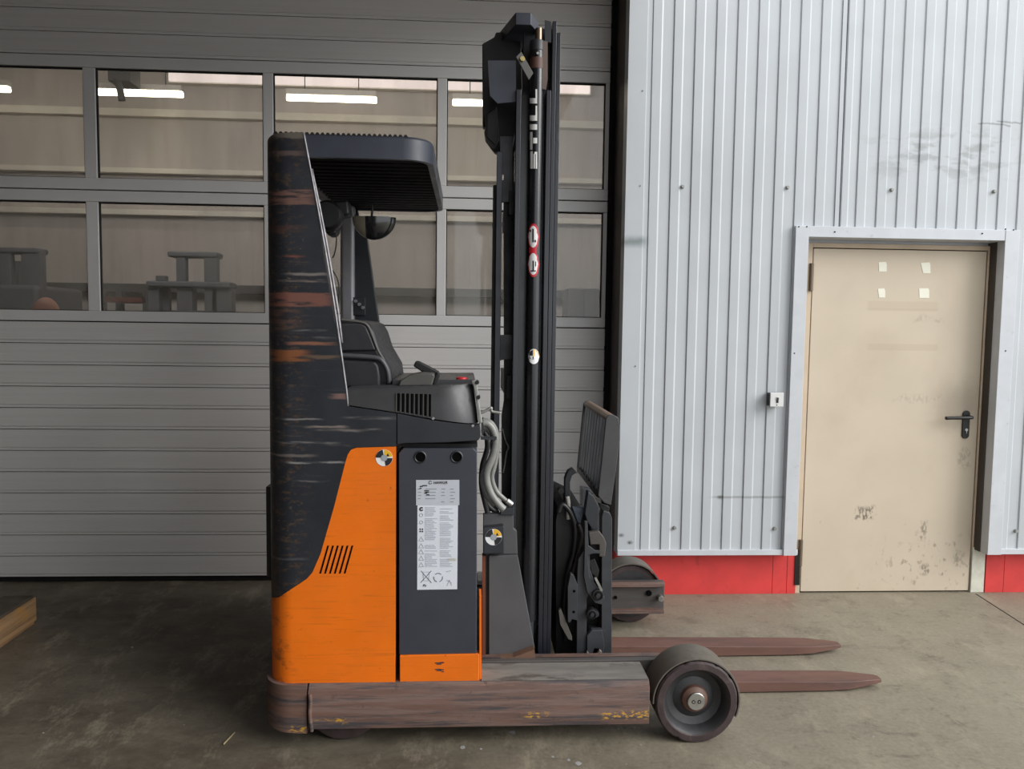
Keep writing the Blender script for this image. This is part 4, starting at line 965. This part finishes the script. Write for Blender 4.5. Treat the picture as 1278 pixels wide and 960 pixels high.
def on_cyl(px, py, dr=.0008):
    d = _f*FPX+_r*(px-IW/2)-_u*(py-IH/2); R = CRM+dr
    ox, oy = CAM.x-CXM, CAM.y-CYM
    A = d.x**2+d.y**2; Bq = 2*(ox*d.x+oy*d.y); C = ox*ox+oy*oy-R*R
    disc = max(Bq*Bq-4*A*C, 0.0); t = (-Bq-math.sqrt(disc))/(2*A); v = CAM+d*t
    return v
def cyl_patch(name, pts, mat, parent, dr=.0008, grid=3):
    # outline in picture units laid onto the cylinder skin, thick enough to be a sticker
    bm = bmesh.new(); A = [bm.verts.new(on_cyl(x, y, dr)) for x, y in pts]; B = [bm.verts.new(on_cyl(x, y, dr-.0006)) for x, y in pts]
    bm.faces.new(A); bm.faces.new(B[::-1])
    n_ = len(A)
    for i in range(n_): bm.faces.new((A[i], B[i], B[(i+1) % n_], A[(i+1) % n_]))
    return from_bm(name, bm, mat, parent)
def cyl_rect(bm, x0, x1, y0, y1, dr):
    n_ = 5
    cols = []
    for i in range(n_+1):
        x = x0+(x1-x0)*i/n_
        cols.append([bm.verts.new(on_cyl(x, y0, dr)), bm.verts.new(on_cyl(x, y1, dr)), bm.verts.new(on_cyl(x, y0, dr-.0006)), bm.verts.new(on_cyl(x, y1, dr-.0006))])
    for p_, q_ in zip(cols, cols[1:]):
        bm.faces.new((p_[0], q_[0], q_[1], p_[1])); bm.faces.new((p_[2], p_[3], q_[3], q_[2])); bm.faces.new((p_[0], p_[2], q_[2], q_[0])); bm.faces.new((p_[1], q_[1], q_[3], p_[3]))
    for c_ in (cols[0], cols[-1]): bm.faces.new((c_[0], c_[1], c_[3], c_[2]))
letters = [('L', [(668.4, 670.4, 111.3, 122.5), (661.2, 670.4, 122.5, 129.2)]), ('L', [(668.4, 670.4, 132, 144), (661.2, 670.4, 144, 150.8)]), ('I', [(661.2, 670.4, 155, 162)]),
           ('T', [(661.4, 664.4, 164.5, 187), (665.4, 670.4, 172, 179)]), ('S', [(661.8, 664.8, 188.8, 210.5), (665.8, 667.6, 192, 210.5), (668.6, 670.4, 190, 210.5), (667.0, 670.4, 189.5, 192.5)])]
for ch, rects in letters:
    bm = bmesh.new()
    for k, rc in enumerate(rects): cyl_rect(bm, *rc, .0012+.0002*k)
    from_bm('mast_letter', bm, mWhite, cy_o)
# prohibition stickers
def cyl_ellipse(name, cx, cy, rx, ry, mat, dr, n_=20):
    bm = bmesh.new()
    rows = []
    for i in range(9):
        x = cx-rx+2*rx*i/8; hgt = ry*math.sqrt(max(0, 1-((x-cx)/rx)**2))
        rows.append((bm.verts.new(on_cyl(x, cy-hgt-.05, dr)), bm.verts.new(on_cyl(x, cy+hgt+.05, dr)), bm.verts.new(on_cyl(x, cy-hgt-.05, dr-.0006)), bm.verts.new(on_cyl(x, cy+hgt+.05, dr-.0006))))
    for a, b in zip(rows, rows[1:]):
        bm.faces.new((a[0], b[0], b[1], a[1])); bm.faces.new((a[2], a[3], b[3], b[2])); bm.faces.new((a[0], a[2], b[2], b[0])); bm.faces.new((a[1], b[1], b[3], a[3]))
    return from_bm(name, bm, mat, cy_o)
for (cy_, y0, y1) in ((295.5, 279, 312), (329.5, 314, 346)):
    s = cyl_ellipse('prohibition_sticker', 665.8, (y0+y1)/2, 7.2, (y1-y0)/2, mRedP, .0012)
    cyl_ellipse('sticker_field', 665.4, cy_, 5.9, 13.6, mWhite, .0018)
    cyl_patch('sticker_slash', [(659.6, cy_+5), (670.8, cy_-7.5), (671.2, cy_-4.5), (660, cy_+8)], mRedP, cy_o, .0030)
    for (x0, x1, ya, yb_) in (((664.4, 666.2, -10, 7), (661, 663, -9, -6), (667, 669, 4, 7)) if cy_ < 310 else ((664.6, 666.4, -4, 8), (662, 669, 8, 9.5), (668, 669.2, -3, 3))):
        bm = bmesh.new(); cyl_rect(bm, x0, x1, cy_+ya, cy_+yb_, .0024); from_bm('sticker_pictogram', bm, mInk, cy_o)
bm = bmesh.new(); cyl_rect(bm, 660.5, 670, 308.5, 316, .0014); from_bm('sticker_bridge', bm, mRedP, cy_o)
cyl_ellipse('sling_point_sticker', 666.2, 445, 7.0, 9.5, mWhite, .0012)
cyl_patch('sticker_quarter', [(666, 445), (666, 436), (670, 437.5), (672.3, 442), (672.5, 445)], mYellow, cy_o, .0022)
cyl_patch('sticker_quarter', [(660, 445), (666, 445), (666, 449), (661, 448)], mInk, cy_o, .0022)
cyl_patch('sticker_quarter', [(660.2, 444), (665, 444), (665, 436.5), (661, 439)], mInk, cy_o, .0022)
# crosshead
zc = (PZ(31, MY, 653), PZ(15.5, MY, 653))
xa, xb = PX(643.5, MY, 20), PX(663, MY, 20); xl = PX(619, 3.2, 20); xr_ = PX(672, 3.03, 25)
co = [(xa, MY), (xb, MY), (xr_, 3.03), (xr_, mir(3.03)), (xb, mir(MY)), (xa, mir(MY)), (xl, mir(3.2)), (xl, 3.2)]
cross = column('mast_crosshead', co, zc[0], zc[1], mGuard, T, bevel=.003)
box('crosshead_core', xl+.03, xb, 3.2, mir(3.2), PZ(46, 3.2, 630), zc[0], mBlack, cross)
prism('pulley_guard', pp(3.12, [(602.5, 158), (602, 54.5), (617, 46), (619, 40), (650, 40), (652, 110), (640, 185), (622, 192), (617, 189), (606, 174), (604.5, 163), (607, 160)]), 3.12, 3.16, mBlack, T, bevel=.004)
prism('chain_cover', pp(3.14, [(606, 178), (606, 150), (619, 140), (622, 178), (617, 189)]), 3.05, 3.12, mBlack, T, bevel=.006)
prism('guard_shield', pp(2.965, [(609, 75.5), (644, 75.5), (644, 127), (621, 129), (611.5, 119)]), 2.965, 2.972, mGuard, T)
prism('diagonal_strap', pp(2.915, [(644, 71), (650.5, 64.5), (665.5, 91), (660, 99.5)]), 2.915, 2.921, mDark2 if False else M('strap_grey', (96, 94, 92), .5, var=.1), T, bevel=.001)
p = at(652, 73.5, Y=2.91); cyl('strap_bolt', (p.x, 2.921, p.z), (p.x, 2.905, p.z), .0095, mBolt, T, n=6)
p = at(671.5, 64, Y=2.91); cyl('gland_screw', (p.x, MY-.01, p.z), (p.x, MY-.022, p.z), .005, mSteel, T, n=8)
prism('rail_head_plate', pp(2.944, [(675, 50), (683.5, 52), (683.5, 100), (681.5, 112), (677, 111), (675, 104)]), 2.944, 2.95, M('brownish_plate', (104, 88, 82), .55, var=.15), T)
prism('rail_head_plate', pp(2.946, [(680, 25), (688, 27), (688, 53), (680, 52)]), 2.946, 2.955, mDark, T)
for z in (.5, 1.2, 1.9): box('mast_cross_member', mx(634), mx(640), MY+.06, mir(MY+.06), z, z+.09, mBlack, T)
box('centre_cylinder_post', mx(660, 3.3), mx(676, 3.3), 3.26, 3.34, .12, 2.2, mBlack, T, bevel=.01)
# hose guide posts behind the mast
HY = 3.02
box('hose_guide', PX(617.3, HY), PX(624.2, HY), HY, HY+.03, .75, PZ(189, HY, 620), M('hose_guide_paint', (64, 68, 78), .4, var=.1), T, bevel=.002)
box('hose_guide', PX(613, HY+.03), PX(618, HY+.03), HY+.03, HY+.05, .75, PZ(231, HY+.03, 615), mBlack, T)
prism('guide_bracket', pp(HY, [(624, 418), (640, 418), (640, 447), (624, 450)]), HY+.002, HY+.02, mDark, T)
prism('guide_bracket', pp(HY, [(624, 170), (640, 170), (640, 252), (624, 252), (624, 226), (628.5, 224), (629, 217), (625, 216)]), HY+.002, HY+.02, mDark, T)
prism('mast_side_plate', pp(HY, [(629, 225), (641, 225), (641, 700), (626.5, 700), (626.5, 520), (629.5, 500)]), HY+.03, HY+.05, mBlack, T)
tube('thin_cable', [at(x, y, Y=3.0) for x, y in ((627, 535), (631, 550), (634.5, 558), (632, 566), (630, 580), (628, 590))], .003, mHose, T, n=6)
# hoses and clamps
h = lambda pts, Y: [at(x, y, Y=Y) for x, y in pts]
tube('hydraulic_hose', h(((601, 528), (609, 529), (616, 538), (618.5, 552), (615, 570), (608, 588), (608, 602), (614, 618), (624, 631), (629, 636)), 2.84), .0135, mHose, T, n=14)
tube('hydraulic_hose', h(((601, 534), (609, 536), (615, 544), (617, 556), (613, 572), (604, 590), (603, 602), (608, 618), (618, 630)), 2.87), .012, mHose, T, n=14)
tube('hydraulic_hose', h(((602, 524), (612, 527), (619, 538), (621, 556), (618, 578), (614, 596), (619, 612), (628, 622), (634, 627)), 2.89), .009, mHose, T, n=12)
tube('hydraulic_hose', h(((603, 538), (607, 545), (608, 560), (602, 582), (601, 606), (606, 630), (610, 645)), 2.93), .010, mHoseD, T, n=12)
tube('hydraulic_hose', h(((606, 600), (604, 615), (609, 630), (616, 637), (622, 640)), 2.95), .009, mHoseD, T, n=12)
p, q = at(632.5, 625, Y=2.86), at(639, 630, Y=2.86); cyl('hose_coupling', p, q, .0115, mSteel, T, n=12)
box('hose_clamp', PX(600, 2.82, 540), PX(620, 2.82, 540), 2.82, 2.83, PZ(549, 2.82, 610), PZ(545, 2.82, 610), mDark, T)
tube('clamp_arm', h(((599, 516), (606, 513), (613, 509), (614, 513.5), (625, 515.5)), 2.84), .005, mDullSteel, T, n=6)
prism('clamp_plate', pp(2.83, [(600.5, 524), (603, 521), (603.5, 541), (601, 545)]), 2.82, 2.85, mDark, T)
# mast foot cover
mFoot = M('mast_foot_paint', (78, 78, 80), .5, var=.08, vscale=8, extra=lambda n, c, b: n.mix(n.rng(n.noise(9, 6, rough=.7), .6, .75, 0, .5), c, lin((110, 104, 98))))
prism('mast_foot_cover', pp(2.90, [(610, 823), (610, 694), (646, 693), (648, 703), (667, 806), (667.5, 823)]), 2.90, 3.0, mFoot, T, bevel=.003)
prism('foot_rim', pp(2.895, [(607, 829), (609.5, 818), (640, 816), (666, 806), (668, 823), (668, 829)]), 2.86, 2.90, M('foot_rust', (104, 78, 62), .6, var=.2), T)
prism('upper_foot_plate', pp(2.91, [(603, 692), (603, 642), (641, 641), (641, 660), (645, 663), (646, 692)]), 2.91, 2.94, mFoot, T, bevel=.003)
sb = prism('sticker_box', pp(2.87, [(603, 692), (603, 659), (629, 656.5), (629.5, 691)]), 2.87, 2.91, mDark, T, bevel=.004)
p = at(616, 670.5, Y=2.87); sling_sticker(p.x, p.z, .031, 2.8695, sb)
prism('valve_block', pp(2.93, [(624, 641), (624, 633), (641, 631), (641, 641)]), 2.90, 2.96, mDark, T, bevel=.003)
box('reach_carriage', mx(613), mx(690), MY+.13, mir(MY+.13), .12, .32, mBlack, T)

# ---- load backrest, fork carriage, forks
BY0 = 3.0; BY1 = mir(3.0)
near = pp(BY0, [(756.4, 522), (760, 518.5), (766, 518), (772, 521.5), (774, 530), (773.5, 548), (769.5, 583), (762.5, 631), (754, 628), (746.5, 619)])
mBk = M('backrest_paint', (64, 64, 66), .5, var=.12, vscale=9, extra=lambda n, c, b: n.mix(n.rng(n.noise(12, 6, rough=.7), .58, .72, 0, .6), c, lin((112, 98, 88))))
backrest = prism('load_backrest', near, BY0, BY0+.02, mBk, T, bevel=.003)
prism('backrest_side', near, BY1-.02, BY1, mBk, backrest, bevel=.003)
tq = [near[0], near[1], near[2], near[3]]
prism('backrest_top_bar', [near[0], near[1], near[2], near[3], (near[3][0], near[3][1]-.02), (near[0][0]+.003, near[0][1]-.012)], BY0+.02, BY1-.02, M('backrest_top_rust', (118, 100, 88), .55, var=.15), backrest, bevel=.002)
ns = 8
for i in range(ns):
    yy = BY0+.035+(BY1-BY0-.07)*(i+.5)/ns; hw = .0275
    a, b = near[0], near[9]
    bm = bmesh.new()
    prof = [(a[0]+.006, a[1]-.004), (a[0]+.026, a[1]-.004), (b[0]+.026, b[1]+.004), (b[0]+.006, b[1]+.004)]
    bm_poly(bm, [(x, yy-hw, z) for x, z in prof], [(x, yy+hw, z) for x, z in prof])
    from_bm('backrest_slat', bm, M('slat_blue_grey', (100, 110, 122), .4, var=.1) if i == 0 else slat_mat, backrest, bevel=.002)
    if i == 0: slat_mat = bpy.data.materials['slat_blue_grey']
    cyl('slat_bolt', (b[0]+.004, yy, b[1]+.018), (b[0]+.0, yy, b[1]+.018), .007, mEdge, backrest, n=8)
prism('backrest_bottom_bar', [(near[9][0], near[9][1]+.012), (near[9][0]+.05, near[9][1]+.012), (near[9][0]+.05, near[9][1]-.012), (near[9][0], near[9][1]-.012)], BY0+.02, BY1-.02, mBlack, backrest)
cp = lambda pts, Y=3.0: pp(Y, pts)
mCar = M('carriage_paint', (54, 56, 60), .4, var=.14, vscale=14, extra=lambda n, c, b: n.mix(n.rng(n.noise(16, 6, rough=.7), .6, .72, 0, .5), c, lin((108, 98, 92))))
carr = prism('fork_carriage', cp([(750.5, 822), (751, 645), (753, 637.5), (761, 640), (764, 647), (763.5, 822)]), 3.0, 3.06, mCar, T, bevel=.003)
prism('carriage_side_bar', cp([(718.5, 822), (719.5, 712), (721, 696), (730, 682), (735, 690), (735.5, 708), (740, 722), (738, 735), (731.5, 745), (731, 822)]), 2.98, 3.04, mCar, carr, bevel=.003)
prism('carriage_link', cp([(728, 682), (728, 648), (731.5, 648), (733, 678), (741, 684), (748, 684), (748, 688), (738, 688), (732, 690), (734, 716), (750, 738), (753, 743), (749, 751), (741, 749), (731, 735), (727, 716)]), 2.965, 2.98, mCar, carr, bevel=.002)
prism('carriage_knuckle', cp([(733, 662), (746, 660), (752, 668), (755, 676), (753, 692), (746, 692), (746, 677), (735, 677)]), 2.965, 2.99, M('worn_knuckle', (76, 72, 68), .55, var=.15), carr, bevel=.004)
prism('release_pin', cp([(739.5, 717), (742, 716), (750, 732), (748, 735)]), 2.955, 2.965, mSteel, carr)
for (x, y, r_) in ((746, 743, .0215), (738.5, 767, .019)):
    p = at(x, y, Y=2.955)
    lathe('carriage_roller', [(0, 2.952), (r_*.45, 2.952), (r_*.5, 2.958), (r_*.8, 2.958), (r_*.85, 2.952), (r_, 2.953), (r_, 2.99), (0, 2.99)], (p.x, p.z), mBlack, carr, n=28, closed=False)
    cyl('roller_bolt', (p.x, 2.955, p.z), (p.x, 2.945, p.z), r_*.42, mDark, carr, n=6)
prism('carriage_lug', cp([(731, 820), (731, 790), (737, 783), (750, 783), (753, 802), (750, 820), (746, 806), (740, 806), (736, 820)]), 2.97, 3.0, mCar, carr, bevel=.003)
prism('lug_hook', cp([(727, 815), (731, 808), (734, 812), (742, 812), (746, 806), (749, 808), (749, 819), (744, 820), (741, 816), (733, 817), (730, 820)]), 2.955, 2.972, M('hook_worn', (120, 112, 106), .5, var=.1), carr, bevel=.002)
prism('wear_block', cp([(708.5, 733), (712, 716), (716, 718), (721, 730), (720.5, 775), (714, 773), (711, 778), (708.5, 776)], 2.97), 2.97, 3.0, mCar, carr, bevel=.002)
prism('wear_block', cp([(697, 762), (700, 760), (714, 795), (714, 800), (709, 798), (699, 780)], 2.98), 2.98, 3.0, M('worn_strip', (82, 78, 74), .5, var=.1), carr, bevel=.002)
prism('carriage_core', cp([(694, 822), (694, 650), (697, 634), (705, 628), (730, 640), (750, 690), (750, 822)], 3.07), 3.07, mir(3.07), mBlack, carr)
prism('carriage_arm', cp([(704.5, 628), (705, 598), (709, 588), (715, 584.5), (720, 590), (714, 594), (711.5, 602), (712, 630)], 3.1), 3.1, 3.14, mDark, carr, bevel=.004)
prism('carriage_arm', cp([(729, 640), (733, 612), (740, 618), (747, 632), (745, 660), (741, 664), (732, 650)], 3.02), 3.0, 3.05, mDark, carr, bevel=.003)
prism('carriage_arm', cp([(747, 629), (761, 633), (759, 645), (752, 640)], 3.02), 3.02, 3.05, mBlack, carr, bevel=.003)
p = at(699.5, 612, Y=3.1); cyl('arm_knob', (p.x, 3.12, p.z), (p.x, 3.08, p.z), .012, mBlack, carr, n=14)
tube('spiral_hose', [at(x, y, Y=3.05) for x, y in ((708, 620), (709.5, 630), (709, 640), (709.5, 648))], .0085, M('spiral_hose_grey', (158, 154, 148), .5, var=.2, vscale=90, stretch=(.1, .1, 1)), carr, n=10)
prism('blue_grey_plate', cp([(714, 632), (729, 633), (724, 652), (722, 654)], 3.06), 3.05, 3.06, M('plate_blue_grey', (96, 106, 122), .5, var=.2, vscale=60), carr)
prism('far_carriage_bar', cp([(750.5, 822), (751, 645), (764, 647), (763.5, 822)]), mir(3.06), mir(3.0), mCar, carr, bevel=.003)
for z0, z1 in ((.20, .28), (.58, .66)): box('carriage_cross_bar', near[9][0]-.02, near[9][0]+.03, 3.06, mir(3.06), z0, z1, mCar, carr, bevel=.003)
for (x, y) in ((716.5, 738), (716, 764)): p = at(x, y, Y=2.97); cyl('block_hole', (p.x, 2.9695, p.z), (p.x, 2.98, p.z), .006, mSlot, carr, n=10)
prism('chain_anchor', cp([(735, 700), (742, 697), (748, 712), (746, 722), (738, 716)], 2.985), 2.985, 3.0, mBlack, carr, bevel=.003)
tube('carriage_hose', [at(x, y, Y=3.04) for x, y in ((697, 640), (702, 630), (712, 640), (718, 660), (716, 690), (708, 720), (704, 760), (706, 800))], .010, mBlackPl, carr, n=10)
tube('carriage_hose', [at(x, y, Y=3.03) for x, y in ((722, 654), (726, 668), (722, 690), (716, 712), (712, 720))], .008, mHoseD, carr, n=10)
cyl('lower_pin', at(743, 765, Y=3.0)+Vector((0, -.02, 0)), at(743, 765, Y=3.0)+Vector((0, .05, 0)), .012, mDark, carr, n=12)
# forks
def fork(y0):
    x0, x1 = .545, 1.73; w = .112
    bm = bmesh.new()
    def ring(x, inset, zb, zt_): return [bm.verts.new(v) for v in ((x, y0+inset, zb), (x, y0+w-inset, zb), (x, y0+w-inset, zt_), (x, y0+inset, zt_))]
    R = [ring(x0, 0, .004, .056), ring(1.0, 0, .004, .050), ring(1.48, 0, .006, .044), ring(1.58, .002, .010, .042), ring(1.70, .028, .018, .038), ring(x1, .037, .022, .036)]
    for a, b in zip(R, R[1:]):
        for k in range(4): bm.faces.new((a[k], a[(k+1) % 4], b[(k+1) % 4], b[k]))
    bm.faces.new(R[0]); bm.faces.new(R[-1][::-1])
    fk = from_bm('fork', bm, mFork, T, bevel=.0025)
    box('fork_shank', x0-.01, x0+.035, y0, y0+w, .01, .60, mFork, fk, bevel=.004)
fork(3.04); fork(3.395)
